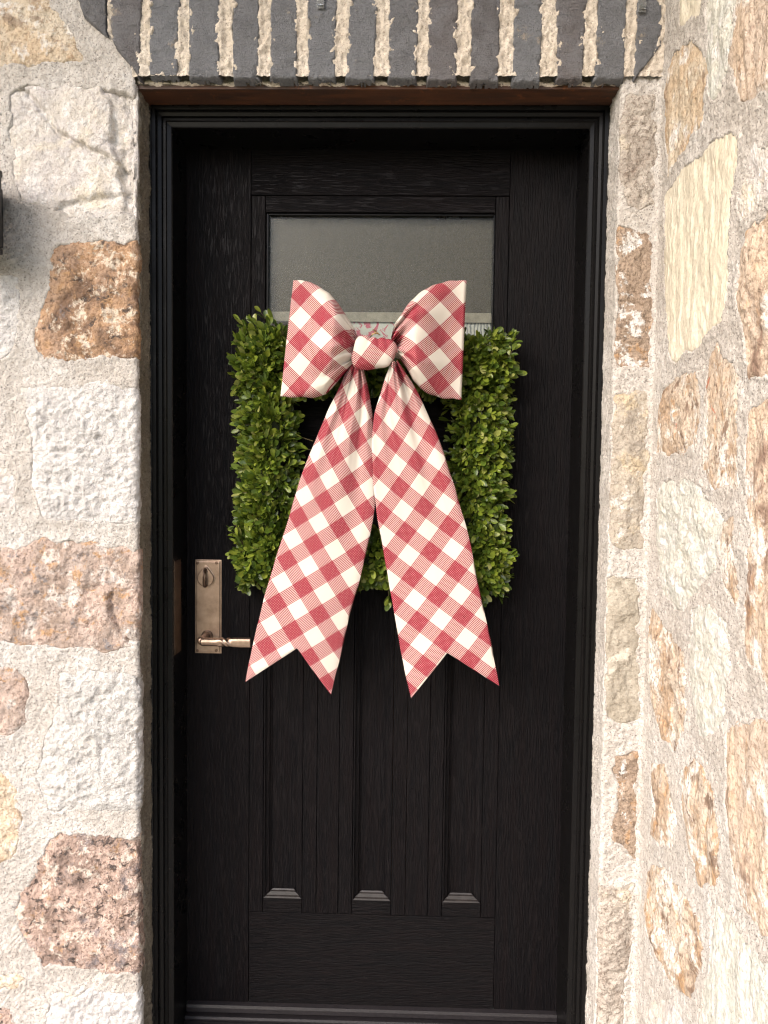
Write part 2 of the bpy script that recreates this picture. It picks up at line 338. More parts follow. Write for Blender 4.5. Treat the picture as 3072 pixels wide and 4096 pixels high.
def mat_glass():
    b = NB('obscure_glass'); n = b.noise(b.map(), 420, 2, 0.5, 0.5)
    nb = b.bump(n, 0.0012, 0.5)
    tr = b.n('ShaderNodeBsdfTransparent'); tr.inputs[0].default_value = (0.90, 0.91, 0.88, 1)
    gl = b.n('ShaderNodeBsdfGlossy'); gl.inputs['Roughness'].default_value = 0.22; b.set(gl.inputs['Normal'], nb)
    fr = b.n('ShaderNodeFresnel'); fr.inputs[0].default_value = 1.5; b.set(fr.inputs['Normal'], nb)
    mx = b.n('ShaderNodeMixShader'); b.set(mx.inputs[0], b.math('MULTIPLY', fr.outputs[0], 0.55))
    b.t.links.new(tr.outputs[0], mx.inputs[1]); b.t.links.new(gl.outputs[0], mx.inputs[2]); b.t.links.new(mx.outputs[0], b.out.inputs[0])
    return b.m
M['glass'] = mat_glass()
def mat_shade():
    b = NB('shade_grey_weave'); n = b.noise(b.map(), 300, 3, 0.6, 0.6); big = b.noise(b.map(), 4, 2, 0.5)
    c = b.mix(b.ramp(n, (0.32, 0.0), (0.68, 1.0)), (0.070, 0.060, 0.048), (0.128, 0.110, 0.090))
    return b.fin(c, 0.6, b.bump(n, 0.003, 0.9))
M['shade'] = mat_shade()
M['hem'] = mat_simple('shade_hem_pale', (0.40, 0.365, 0.315), 0.8, 0, 90, 0.2, 0.001)
def mat_card():
    b = NB('card_floral_print'); v = b.map()
    f = b.ramp(b.noise(b.map(loc=(0.2, 0, 0.4)), 42, 4, 0.7, 1.0), (0.50, 0.0), (0.56, 1.0))
    sp = b.n('ShaderNodeSeparateXYZ'); b.set(sp.inputs[0], v)
    left = b.math('LESS_THAN', sp.outputs[0], 0.035)
    c = b.mix(b.math('MULTIPLY', f, left), (0.80, 0.80, 0.78), (0.75, 0.16, 0.25))
    wv = b.n('ShaderNodeTexWave'); wv.inputs['Scale'].default_value = 40; wv.inputs['Distortion'].default_value = 6; b.set(wv.inputs[0], v)
    g = b.math('MULTIPLY', b.ramp(wv.outputs['Fac'], (0.62, 0.0), (0.7, 0.8)), b.math('SUBTRACT', 1.0, left))
    c = b.mix(g, c, (0.20, 0.22, 0.27)); return b.fin(c, 0.6)
M['card'] = mat_card()
def mat_clear():
    b = NB('clear_plastic'); b.fin((0.9, 0.92, 0.92), 0.15); b.b.inputs['Transmission Weight'].default_value = 0.85
    b.b.inputs['IOR'].default_value = 1.3; return b.m
M['clear'] = mat_clear()
M['floor'] = mat_simple('porch_concrete', (0.42, 0.40, 0.37), 0.85, 0, 30, 0.15, 0.002)
M['ceil'] = mat_simple('porch_ceiling_cedar', (0.34, 0.22, 0.13), 0.6, 0, 12, 0.25, 0.001)
M['ground'] = mat_simple('lawn_and_drive', (0.16, 0.17, 0.10), 0.95, 0, 3, 0.3)
M['sill'] = mat_simple('sill_dark_aluminium', (0.014, 0.012, 0.014), 0.45, 0.0, 200, 0.4, 0.0006)

# ------------------------------------------------------------------ setting
K = 3072/1659.0                            # the notes below are in pixels of the 1659-wide view
YW = -0.185; XL = -0.4785; XR = 0.4705; XC = 0.548; ZLIN = 2.008
def flat(name, x0, x1, y0, y1, z, mat):
    me = raw_mesh(name, [(x0, y0, z), (x1, y0, z), (x1, y1, z), (x0, y1, z)], [(0, 1, 2, 3)], False)
    return tag(link(name, me, mat), kind='structure')
flat('ground', -400, 400, -800, 400, -0.30, M['ground'])
pf = box('porch_floor', -3.2, 0.75, -2.1, 0.06, -0.28, -0.045, M['floor'], None, 0.01); tag(pf, kind='structure')
pc = box('porch_ceiling', -3.4, 1.2, -1.5, 1.6, 3.25, 3.4, M['ceil'], None, 0.004); tag(pc, kind='structure')

# ------------------------------------------------------------------ stone walls as relief sheets along a plan path
def bez(a, c, b, t): return (1-t)**2*a+2*t*(1-t)*c+t*t*b
def path_left(s):
    r = 0.010; x = np.where(s < 0, XL+s, XL); y = np.where(s < 0, YW, YW+s)
    t = np.clip((s+r)/(2*r), 0, 1); k = (np.abs(s) < r)
    x = np.where(k, bez(XL-r, XL, XL, t), x); y = np.where(k, bez(YW, YW, YW+r, t), y)
    a = sst(-r*1.3, r*1.3, s)*np.pi/2
    return x, y, np.sin(a), -np.cos(a)
W1 = XC-XR
def path_right(s):
    r = 0.008; x = np.where(s < 0, XR, np.where(s < W1, XR+s, XC)); y = np.where(s < 0, YW-s, np.where(s < W1, YW, YW-(s-W1)))
    t = np.clip((s+r)/(2*r), 0, 1); k = np.abs(s) < r
    x = np.where(k, bez(XR, XR, XR+r, t), x); y = np.where(k, bez(YW+r, YW, YW, t), y)
    q = 0.012; t = np.clip((s-W1+q)/(2*q), 0, 1); k = np.abs(s-W1) < q
    x = np.where(k, bez(XC-q, XC, XC, t), x); y = np.where(k, bez(YW, YW, YW-q, t), y)
    a = -np.pi/2+sst(-r*1.3, r*1.3, s)*np.pi/2-sst(W1-q, W1+q, s)*np.pi/2
    return x, y, np.sin(a), -np.cos(a)
def path_lintel(s): return s, np.full_like(s, YW), np.zeros_like(s), -np.ones_like(s)

def relief(kind, S, Z, d, seed):
    e = 1-np.exp(d/0.018); e = np.clip(e, 0, 1)
    big = fbm(S/0.09, Z/0.09, 3, seed)*0.004
    if kind == 'crinkle':
        h = ridged(S/0.020, Z/0.017, 3, seed+3)*0.0046+fbm(S/0.035, Z/0.03, 4, seed+5)*0.0050
    elif kind == 'cut':
        h = ridged(S/0.014, Z/0.013, 2, seed+3)*0.0013+fbm(S/0.04, Z/0.04, 4, seed+5)*0.0040
    elif kind == 'flake':
        n = fbm(S/0.045, Z/0.05, 4, seed+3)*3.0; f = np.floor(n); h = (f+sst(0.72, 1.0, n-f))*0.0026+fbm(S/0.014, Z/0.014, 3, seed+9)*0.0017
    elif kind == 'smooth':
        n = fbm(S/0.035, Z/0.14, 3, seed+3)*2.4; f = np.floor(n); h = (f+sst(0.6, 1.0, n-f))*0.0022+fbm(S/0.014, Z/0.04, 3, seed+9)*0.0010
    elif kind == 'brick':
        h = fbm(S/0.05, Z/0.008, 3, seed+3)*0.0013+fbm(S/0.02, Z/0.02, 4, seed+4)*0.0018-0.004*sst(0.30, 0.5, noise(S/0.022, Z/0.016, seed+6))*sst(-0.012, -0.002, d); big = big*0.3
        zz = (Z+0.004*np.cos(S*60+seed))/0.042+seed*0.37; fr = zz-np.floor(zz); on = noise(np.floor(zz)*3.3, np.full_like(zz, seed*1.7), 3) > -0.1
        h = h-np.where(on, sst(0.0, 0.05, fr)*(1-sst(0.42, 0.47, fr)), 0)*0.0021
        e = np.ones_like(S)
    else:
        h = fbm(S/0.05, Z/0.05, 5, seed+3, 0.6)*0.0065+ridged(S/0.02, Z/0.02, 2, seed+8)*0.0022
    return (big+h)*np.clip(e*1.3, 0, 1)+0.0035*e

class Wall:
    def __init__(s, thing, path, step): s.t, s.path, s.step, s.st = thing, path, step, []
    def warp(s, d, S, Z, seed): return d+noise(S/0.035, Z/0.035, seed)*0.007+noise(S/0.012, Z/0.012, seed+1)*0.0032+noise(S/0.005, Z/0.005, seed+2)*0.0012
    def add(s, name, poly, mat, kind, seed, step=None, proud=0.0, edits=(), side=0.010, label=None, crisp=False):
        p = np.array(poly); st = step or s.step; pad = 0.014
        n0, m0 = math.floor((p[:, 0].min()-pad)/st), math.floor((p[:, 1].min()-pad)/st)
        n1, m1 = math.ceil((p[:, 0].max()+pad)/st), math.ceil((p[:, 1].max()+pad)/st)
        S, Z = np.meshgrid(np.arange(n0, n1+1)*st, np.arange(m0, m1+1)*st)
        d = poly_sdf(poly, S, Z)
        d = d+noise(S/0.012, Z/0.012, seed)*0.0014+noise(S/0.004, Z/0.004, seed+1)*0.0007 if crisp else s.warp(d, S, Z, seed)
        h = relief(kind, S, Z, d, seed)+proud
        for ed in edits: h = h+ed(S, Z)
        g = 0.0025 if crisp else 0.006
        h = h-side*np.clip((d+g*0.5)/g, 0, 3)**1.5
        x, y, nx, ny = s.path(S)
        P = np.stack([x+nx*h, y+ny*h, Z], -1)
        dc = (d[:-1, :-1]+d[1:, 1:]+d[:-1, 1:]+d[1:, :-1])/4
        o = link(name, grid_mesh(name, P, dc < g*0.9), mat, s.t)
        if label: o['label'] = label
        s.st.append((poly, seed, crisp)); return o
    def mortar(s, name, s0, s1, z0, z1, mat, step=None, cut=None, base=0.0, amp=1.0, lump=0.0, zlo=None):
        st = step or s.step
        S, Z = np.meshgrid(np.arange(math.floor(s0/st), math.ceil(s1/st)+1)*st, np.arange(math.floor(z0/st), math.ceil(z1/st)+1)*st)
        D = np.full(S.shape, 1.0)
        for poly, seed, crisp in s.st:
            p = np.array(poly); b = 0.05
            cs = np.where((S[0] > p[:, 0].min()-b) & (S[0] < p[:, 0].max()+b))[0]; rs = np.where((Z[:, 0] > p[:, 1].min()-b) & (Z[:, 0] < p[:, 1].max()+b))[0]
            if len(cs) == 0 or len(rs) == 0: continue
            sl_ = (slice(rs[0], rs[-1]+1), slice(cs[0], cs[-1]+1)); S_, Z_ = S[sl_], Z[sl_]
            d = poly_sdf(poly, S_, Z_)
            d = d+0.0030+noise(S_/0.022, Z_/0.022, seed+7)*0.009+noise(S_/0.008, Z_/0.008, seed+8)*0.0040 if crisp else s.warp(d, S_, Z_, seed)+noise(S_/0.045, Z_/0.045, seed+21)*0.007+0.0015
            D[sl_] = np.minimum(D[sl_], d)
        wob = noise(S/0.02, Z/0.02, 77)*0.002
        a = noise(S/0.12, Z/0.12, 5)*2.2                      # trowel strokes that change direction
        str_ = noise((S*np.cos(a)+Z*np.sin(a))/0.0055, (Z*np.cos(a)-S*np.sin(a))/0.05, 9)
        h = base+amp*(fbm(S/0.05, Z/0.05, 4, 31)*0.0035+str_*0.0021+noise(S/0.007, Z/0.007, 41)*0.0007)+lump*fbm(S/0.013, Z/0.02, 3, 57)
        h = h+0.0015*np.exp(-np.abs(D)/0.008)-0.014*np.clip((-D+wob-0.003)/0.008, 0, 2)
        x, y, nx, ny = s.path(S); P = np.stack([x+nx*h, y+ny*h, Z], -1)
        c = lambda A: (A[:-1, :-1]+A[1:, 1:]+A[:-1, 1:]+A[1:, :-1])/4
        mk = c(D) > -0.013
        if cut is not None: mk &= ~cut(c(S), c(Z))
        return link(name, grid_mesh(name, P, mk), mat, s.t)

def pl_dist(pts, S, Z):
    d = np.full(S.shape, 1e9); side = np.zeros(S.shape)
    for (x0, z0), (x1, z1) in zip(pts, pts[1:]):
        ex, ez = x1-x0, z1-z0; t = np.clip(((S-x0)*ex+(Z-z0)*ez)/(ex*ex+ez*ez), 0, 1); q = np.hypot(S-x0-t*ex, Z-z0-t*ez)
        cr = np.sign(ex*(Z-z0)-ez*(S-x0)); k = q < d; d = np.where(k, q, d); side = np.where(k, cr, side)
    return d, side
rng = random.Random(4)
def lw(pts):                                  # left wall: view pixels -> (s, z)
    o = []
    for x, y in pts:
        if x == 0: x = -38-rng.random()*30
        P = un(x*K, y*K, YW-0.004); s = P[0]-XL
        if s > -0.014: s = 0.016+rng.random()*0.016
        o.append((s, P[2]))
    return o
def line_l(pts):
    o = []
    for x, y in pts:
        P = un(x*K, y*K, YW-0.006); o.append((P[0]-XL, P[2]))
    return o
def rs(pts):                                  # strip right of the door
    o = []
    for x, y in pts:
        P = un(x*K, y*K, YW-0.004); s = P[0]-XR
        if s > W1-0.004: s = W1-0.004
        o.append((s, P[2]))
    return o
def sw(pts):                                  # side wall
    o = []
    for x, y in pts:
        P = un(x*K, y*K, X=XC-0.004); o.append((W1+(YW-P[1]), P[2]))
    c = np.mean(o, axis=0); return [(max(W1+0.012, c[0]+(a-c[0])*1.12), c[1]+(b_-c[1])*1.04) for a, b_ in o]   # mortar laps the edges: the stones run on under it
def crack(pts, depth, wid, drop=0.0, far=0.03):
    """an open crack: a groove with the ground dropping on its right-hand side"""
    def f(S, Z):
        w_ = noise(S/0.02, Z/0.02, 91)*0.004+noise(S/0.006, Z/0.006, 92)*0.0015
        d, sd_ = pl_dist(pts, S, Z); q = d*sd_+w_
        g = -depth*np.exp(-(q/wid)**2)
        if drop: g = g-drop*sst(0, wid*1.2, -q)*np.exp(-np.clip(-q, 0, 1)/far)
        return g
    return f

RES = 0.0026
wl = empty('stone_wall', (-0.9, YW, 0), label='pale and brown rubble stone wall on the hinge-free left side, beside the handle', cat='wall')
wl['kind'] = 'thing'; wl['label'] = 'rubble stone wall left of the door, beside the bronze handle'
WL = Wall(wl, path_left, RES)
L2c = line_l([(57, 197), (80, 225), (115, 275), (160, 305), (215, 330), (262, 358)])
L2r = line_l([(208, 176), (232, 225), (236, 290), (228, 300), (250, 352), (246, 380), (262, 420), (258, 470)])
L2b = line_l([(120, 452), (140, 440), (200, 425), (240, 418)])
def chip(S, Z):                               # broken right-hand edge of the big pale stone
    d, sd_ = pl_dist(L2r, S, Z); q = d*sd_+noise(S/0.02, Z/0.02, 5)*0.004
    n = fbm(S/0.03, Z/0.06, 3, 8)*3; f = np.floor(n)
    return np.where(S < 0.004, -sst(0, 0.008, q)*(0.013+0.004*(f+sst(0.6, 1, n-f))*0.7), 0)
L5c = line_l([(238, 1285), (240, 1325), (252, 1358), (275, 1385), (292, 1393)])
LST = [
 ([(0, 0), (0, -60), (80, -60), (110, 0), (147, 50), (173, 110), (180, 127), (160, 130), (110, 133), (43, 142), (0, 147)], 'tan', 'rough', ()),
 ([(13, 197), (57, 182), (213, 182), (263, 190), (292, 198), (292, 333), (293, 427), (290, 470), (233, 467), (137, 467), (93, 450), (43, 433), (20, 383), (17, 300)], 'pale', 'cut', (crack(L2c, 0.012, 0.0040, 0.009, 0.05), chip, crack(L2b, 0.008, 0.004, 0.007, 0.03))),
 ([(115, 521), (289, 517), (293, 553), (295, 663), (297, 726), (292, 775), (93, 780), (70, 750), (65, 723), (80, 676), (97, 620), (103, 570)], 'brown', 'flake', ()),
 ([(40, 836), (147, 830), (230, 822), (290, 840), (297, 886), (297, 1106), (295, 1131), (150, 1129), (86, 1124), (80, 1106), (67, 1036), (60, 936), (47, 870)], 'white', 'crinkle', ()),
 ([(0, 1190), (30, 1183), (73, 1166), (187, 1168), (250, 1180), (295, 1187), (299, 1293), (297, 1393), (240, 1411), (187, 1409), (83, 1396), (0, 1390)], 'brown2', 'flake', (crack(L5c, 0.010, 0.0045, 0.0, 0.03),)),
 ([(127, 1459), (187, 1449), (293, 1452), (300, 1476), (305, 1659), (302, 1710), (293, 1750), (203, 1757), (103, 1757), (83, 1725), (72, 1679), (93, 1590), (120, 1540)], 'pale2', 'crinkle', ()),
 ([(0, 1433), (40, 1440), (60, 1490), (57, 1556), (43, 1583), (20, 1590), (0, 1590)], 'brown2', 'rough', ()),
 ([(0, 1650), (23, 1679), (43, 1742), (50, 1792), (43, 1819), (27, 1859), (0, 1886)], 'tan', 'rough', ()),
 ([(130, 1799), (213, 1799), (247, 1812), (300, 1792), (302, 1892), (303, 1992), (297, 2109), (217, 2106), (167, 2092), (87, 2092), (60, 2049), (33, 2012), (27, 1969), (50, 1916), (73, 1876), (93, 1826)], 'brown3', 'flake', ()),
 ([(110, 2142), (300, 2139), (303, 2240), (303, 2330), (80, 2330), (90, 2240)], 'white', 'crinkle', ()),
 ([(0, 2100), (43, 2106), (58, 2116), (34, 2140), (0, 2150)], 'tan', 'rough', ()),
 ([(0, 2166), (20, 2176), (35, 2220), (33, 2330), (0, 2330)], 'brown3', 'rough', ()),
 ([(0, 985), (24, 998), (33, 1040), (30, 1105), (0, 1125)], 'pale', 'rough', ()),
 ([(0, 585), (38, 600), (44, 690), (34, 760), (0, 785)], 'white', 'crinkle', ()),
 ([(0, 300), (-25, 290), (-30, 420), (0, 470)], 'tan', 'rough', ()),
]
for i, (p, m, k, ed) in enumerate(LST[:-1]): WL.add('stone', lw(p), M[m], k, 100+i*7, edits=ed)
def fill(W, s0, s1, z0, z1, seed, rowh=(0.17, 0.30), wid=(0.18, 0.36), step=0.006):
    r = random.Random(seed); z = z0; names = ['pale', 'brown2', 'white', 'tan', 'pale2', 'buff', 'green', 'brown', 'cream', 'speck']; n = 0
    while z < z1-0.06:
        hgt = min(r.uniform(*rowh), z1-z); a = s0
        while a < s1-0.05:
            b_ = min(a+r.uniform(*wid), s1)
            if s1-b_ < 0.09: b_ = s1
            g = 0.014; j = lambda: r.uniform(-0.02, 0.02)
            pts = [(a+g+j()*0.4, z+g+j()), ((a+b_)/2, z+g+j()*0.7), (b_-g+j()*0.4, z+g+j()), (b_-g+j()*0.4, z+hgt-g+j()), ((a+b_)/2, z+hgt-g+j()*0.7), (a+g+j()*0.4, z+hgt-g+j())]
            W.add('stone', pts, M[r.choice(names)], r.choice(['rough', 'flake', 'crinkle']), seed*31+n*5, step=step); n += 1; a = b_
        z += hgt
fill(WL, -1.30, -0.385, -0.25, 2.70, 11); fill(WL, -0.385, 0.0, 2.24, 2.70, 12, (0.2, 0.24))
lcut = lambda S, Z: (S > 0.0) & (Z > ZLIN+0.004)
WL.mortar('mortar', -0.37, 0.010, 0.02, 2.26, M['mortar'], cut=lcut)
WL.mortar('reveal_mortar', 0.0095, 0.090, 0.02, 2.02, M['reveal_shaded'], cut=lcut, amp=1.3)
WL.mortar('mortar', -1.32, -0.368, -0.26, 2.71, M['mortar'], step=0.006)
WL.mortar('mortar', -0.37, 0.0, 2.258, 2.71, M['mortar'], step=0.006)
WL.mortar('mortar', -0.37, 0.090, -0.26, 0.022, M['mortar'], step=0.006)

wr = empty('stone_wall', (XC, YW, 0), label='rubble stone wall on the right, turning the corner towards the viewer', cat='wall', kind='thing')
WR = Wall(wr, path_right, RES)
RST = [
 ([(1353, 200), (1419, 200), (1416, 443), (1353, 447), (1336, 383), (1336, 250)], 'grey', 'crinkle'),
 ([(1326, 500), (1336, 487), (1406, 493), (1416, 560), (1416, 663), (1414, 766), (1409, 796), (1326, 796), (1323, 766), (1334, 653), (1323, 586)], 'umber', 'flake'),
 ([(1326, 845), (1406, 842), (1403, 953), (1400, 1046), (1393, 1188), (1310, 1184), (1312, 1106), (1313, 1086), (1319, 953)], 'buff', 'rough'),
 ([(1306, 1251), (1359, 1238), (1383, 1245), (1383, 1406), (1383, 1533), (1379, 1564), (1303, 1561), (1303, 1406)], 'olive', 'flake'),
 ([(1326, 1632), (1383, 1622), (1384, 1660), (1384, 1742), (1379, 1826), (1373, 1859), (1323, 1819), (1319, 1786), (1329, 1759), (1326, 1659)], 'umber', 'rough'),
 ([(1289, 1919), (1366, 1908), (1369, 1992), (1366, 2092), (1353, 2132), (1350, 2300), (1286, 2300), (1288, 1992)], 'grey', 'crinkle'),
]
SST = [
 ([(1453, 110), (1486, 87), (1516, 127), (1519, 187), (1506, 267), (1469, 333), (1441, 372), (1437, 300), (1434, 200), (1441, 150)], 'tan', 'smooth'),
 ([(1523, -30), (1586, -30), (1573, 83), (1567, 133), (1553, 200), (1529, 217), (1523, 133)], 'green', 'smooth'),
 ([(1462, -30), (1514, -30), (1506, 40), (1465, 60)], 'cream', 'smooth'),
 ([(1592, -30), (1720, -30), (1720, 180), (1599, 223), (1578, 167), (1572, 117), (1585, 33)], 'peach', 'smooth'),
 ([(1556, 297), (1586, 300), (1583, 350), (1569, 427), (1566, 553), (1548, 690), (1506, 743), (1449, 773), (1440, 686), (1438, 586), (1438, 417), (1473, 367), (1506, 333)], 'cream', 'smooth'),
 ([(1619, 317), (1720, 275), (1720, 420), (1640, 440), (1602, 480), (1592, 440)], 'pale', 'smooth'),
 ([(1720, 440), (1650, 455), (1608, 505), (1598, 553), (1582, 646), (1600, 703), (1606, 786), (1612, 816), (1720, 800)], 'peach', 'flake'),
 ([(1432, 836), (1469, 806), (1496, 800), (1506, 853), (1503, 920), (1493, 970), (1453, 986), (1417, 974), (1420, 903)], 'speck', 'flake'),
 ([(1529, 770), (1543, 750), (1569, 773), (1583, 820), (1586, 920), (1586, 1053), (1539, 1060), (1511, 1013), (1515, 920), (1521, 820)], 'speck', 'smooth'),
 ([(1613, 900), (1640, 876), (1720, 865), (1720, 1500), (1650, 1478), (1612, 1420), (1603, 1330), (1613, 1150), (1606, 1000)], 'peach', 'smooth'),
 ([(1425, 1046), (1493, 1038), (1545, 1110), (1549, 1140), (1534, 1223), (1506, 1273), (1473, 1317), (1449, 1304), (1425, 1256), (1419, 1170)], 'green', 'rough'),
 ([(1553, 1126), (1579, 1113), (1583, 1190), (1588, 1256), (1585, 1316), (1559, 1266), (1549, 1206)], 'speck', 'smooth'),
 ([(1400, 1340), (1408, 1313), (1436, 1359), (1469, 1406), (1476, 1490), (1469, 1573), (1453, 1616), (1426, 1591), (1404, 1523), (1400, 1423)], 'speck', 'flake'),
 ([(1496, 1323), (1526, 1313), (1566, 1356), (1569, 1456), (1556, 1540), (1526, 1603), (1499, 1556), (1486, 1440)], 'green', 'cut'),
 ([(1569, 1590), (1593, 1563), (1720, 1553), (1720, 2035), (1640, 2009), (1599, 1959), (1573, 1842), (1566, 1742)], 'peach', 'smooth'),
 ([(1404, 1650), (1433, 1648), (1446, 1726), (1456, 1776), (1446, 1826), (1423, 1832), (1405, 1802), (1408, 1726)], 'speck', 'rough'),
 ([(1473, 1659), (1496, 1636), (1529, 1692), (1546, 1826), (1546, 1876), (1526, 1916), (1503, 1912), (1486, 1842), (1473, 1776), (1469, 1692)], 'speck', 'smooth'),
 ([(1399, 1886), (1416, 1872), (1439, 1886), (1479, 1936), (1499, 1976), (1506, 2026), (1503, 2092), (1483, 2142), (1456, 2136), (1426, 2092), (1401, 2032), (1392, 1976)], 'speck', 'flake'),
 ([(1546, 1959), (1566, 1969), (1606, 2036), (1720, 2125), (1720, 2300), (1499, 2300), (1516, 2159), (1536, 2059)], 'green', 'smooth'),
 ([(1403, 2168), (1440, 2158), (1468, 2200), (1468, 2300), (1398, 2300)], 'pale', 'rough'),
]
for i, (p, m, k) in enumerate(RST): WR.add('stone', rs(p), M[m], k, 300+i*7)
for i, (p, m, k) in enumerate(SST): WR.add('stone', sw(p), M[m], k, 500+i*7)
fill(WR, 0.60, 1.15, -0.25, 2.70, 21, (0.2, 0.4), (0.16, 0.3)); fill(WR, W1+0.02, 0.60, 2.32, 2.70, 22, (0.2, 0.3))
rcut = lambda S, Z: (S < W1-0.002) & (Z > np.where(S > 0.003, ZLIN+0.020, ZLIN+0.004))
WR.mortar('mortar', -0.090, 0.58, 0.02, 2.30, M['mortar'], cut=rcut)
WR.mortar('mortar', 0.578, 1.20, -0.26, 2.71, M['mortar'], step=0.006)
WR.mortar('mortar', W1, 0.58, 2.298, 2.71, M['mortar'], step=0.006)
WR.mortar('mortar', -0.090, 0.58, -0.26, 0.022, M['mortar'], step=0.006)

box('wall_body', XC+0.022, 0.80, -1.29, 0.12, -0.27, 2.71, M['mortar'], wr, 0.006)
box('wall_body', -1.78, XL-0.035, YW+0.022, 0.12, -0.27, 2.71, M['mortar'], wl, 0.006)

# ------------------------------------------------------------------ brick lintel
bl = empty('brick_lintel', (0, YW, ZLIN), label='flat arch of dark grey soldier bricks with thick pale joints above the door', cat='lintel', kind='thing')
LN = Wall(bl, path_lintel, 0.0022)
BR = [[(163, 0), (230, 0), (230, 63), (233, 80), (207, 60), (180, 33)], [(240, 0), (308, 0), (303, 77), (302, 160), (300, 170), (287, 147), (253, 107), (240, 80)],
 [(323, 0), (390, 0), (384, 100), (384, 165), (323, 165)], [(408, 0), (476, 0), (473, 100), (474, 168), (408, 168)], [(502, 0), (560, 0), (560, 170), (503, 172)],
 [(585, 0), (643, 0), (641, 170), (583, 170)], [(663, 0), (728, 0), (724, 170), (666, 170)], [(756, 0), (817, 0), (807, 172), (746, 172)], [(840, 0), (905, 0), (900, 172), (839, 172)],
 [(926, 0), (990, 0), (986, 174), (923, 174)], [(1018, 0), (1081, 0), (1076, 176), (1016, 176)], [(1111, 0), (1174, 0), (1166, 176), (1107, 176)], [(1201, 0), (1269, 0), (1258, 172), (1203, 172)],
 [(1293, 0), (1353, 0), (1348, 172), (1283, 173)], [(1376, 0), (1429, 0), (1429, 98), (1370, 172)]]
ZBT = 2.215
for i, p in enumerate(BR):
    q = []
    for x, y in p:
        P = un(x*K, y*K, YW-0.008); z = ZBT if y == 0 else P[2]
        if y == 0:                                 # carry the joint line on to the top of the brick
            z0 = P[2]; lo = [un(a*K, b*K, YW-0.008) for a, b in p if b > 30]; near = min(lo, key=lambda t: abs(t[0]-P[0]))
            q.append((P[0]+(P[0]-near[0])*(ZBT-z0)/max(0.05, z0-near[2])*0.9, ZBT))
        else: q.append((P[0], z))
    LN.add('brick', q, M['brick'], 'brick', 700+i*3, proud=0.0075, side=0.012, crisp=True)
LN.mortar('mortar', XL-0.004, XC-0.002, ZLIN+0.014, 2.24, M['mortar_brick'], base=0.0075, amp=0.8, lump=0.0058)
LN.mortar('mortar', XL-0.004, XC-0.002, 2.238, 2.71, M['mortar_brick'], step=0.008)
LN2 = Wall(bl, lambda s: (s, np.full_like(s, YW-0.0005), np.zeros_like(s), -np.ones_like(s)), 0.0022); LN2.st = LN.st
LN2.mortar('mortar', -0.53, XL+0.003, 2.075, 2.26, M['mortar_brick'], base=0.0070, amp=0.8, lump=0.005,
           cut=lambda S, Z: (Z-2.028) < (-(S+0.470))*1.12+0.008)
box('lintel_core', XL-0.05, XC+0.02, YW+0.012, -0.03, ZLIN+0.0075, 2.70, M['reveal_shaded'], bl, 0.0)
prism_xz('steel_angle', [(-0.100, ZLIN), (-0.172, ZLIN), (-0.172, ZLIN+0.007), (-0.100, ZLIN+0.007)], XL-0.003, XR+0.003, M['steel'], bl)
# crumbly mortar ledge lying on the steel
r = np.random.RandomState(3); xs = np.arange(XL-0.002, XR+0.004, 0.0035); th = np.linspace(-0.15*np.pi, 1.1*np.pi, 9)
XX, TT = np.meshgrid(xs, th, indexing='ij')
rad = 0.0065+0.004*fbm(XX/0.03, TT*0.5, 3, 5)+0.002*noise(XX/0.007, TT*2, 6)
P = np.stack([XX, -0.172+0.004-np.sin(TT)*rad*1.2+0.001, ZLIN+0.011+np.cos(TT)*rad*0.9+0.004*noise(XX/0.05, TT*0, 8)], -1)
link('mortar_ledge', grid_mesh('mortar_ledge', P), M['mortar_brick'], bl)

# ------------------------------------------------------------------ door frame
df = empty('door_casing', (0, -0.1, 0), label='glossy black stepped door frame set in the stone opening', cat='door frame', kind='thing')
XI = 0.4345; ZI = 1.9685
# (distance out from the inner edge, Y): stepped brick mould seen in section
PROF = [(0.0, 0.012), (0.0, -0.097), (0.002, -0.099), (0.0105, -0.1005), (0.0125, -0.1035), (0.0155, -0.1035), (0.0165, -0.1015), (0.0185, -0.1015), (0.0200, -0.107), (0.0265, -0.1085), (0.0275, -0.1065), (0.0295, -0.1065),
        (0.0310, -0.1125), (0.0385, -0.1135), (0.0405, -0.1110), (0.0405, -0.06), (0.0405, 0.012)]
def jamb(name, a, b, inward):
    """a, b: functions of the outward distance giving the two ends of the member (mitred)"""
    n = len(PROF); V = []
    for d, y in PROF: V.append((*a(d)[:1], y, a(d)[1]))
    for d, y in PROF: V.append((*b(d)[:1], y, b(d)[1]))
    bm = bmesh.new(); vs = [bm.verts.new(v) for v in V]
    for i in range(n-1): bm.faces.new((vs[i], vs[i+1], vs[n+i+1], vs[n+i]))
    bm.faces.new((vs[n-1], vs[0], vs[n], vs[2*n-1]))
    bm.faces.new(vs[:n]); bm.faces.new(vs[n:][::-1])
    return bm_obj(name, bm, M['paint'], df)
jamb('side_jamb', lambda d: (-XI-d, -0.04), lambda d: (-XI-d, ZI+d*0.98), 1)
jamb('side_jamb', lambda d: (XI+d*0.9-0.0015, -0.04), lambda d: (XI+d*0.9-0.0015, ZI+d*0.98), -1)
jamb('head_jamb', lambda d: (-XI-d, ZI+d*0.98), lambda d: (XI+d*0.9-0.0015, ZI+d*0.98), 0)
for sx, x in ((-1, XL), (1, XR)):              # ragged caulk between frame and stone
    zs = np.arange(-0.03, ZLIN, 0.006); tt = np.linspace(0, np.pi, 7); ZZ, T2 = np.meshgrid(zs, tt, indexing='ij')
    rd = 0.0045+0.0022*fbm(ZZ/0.03, T2*0.4+sx, 3, 15)
    P = np.stack([x-sx*0.001+np.cos(T2)*rd, -0.106-np.sin(T2)*rd, ZZ], -1); link('caulk', grid_mesh('caulk', P), M['caulk'], df)

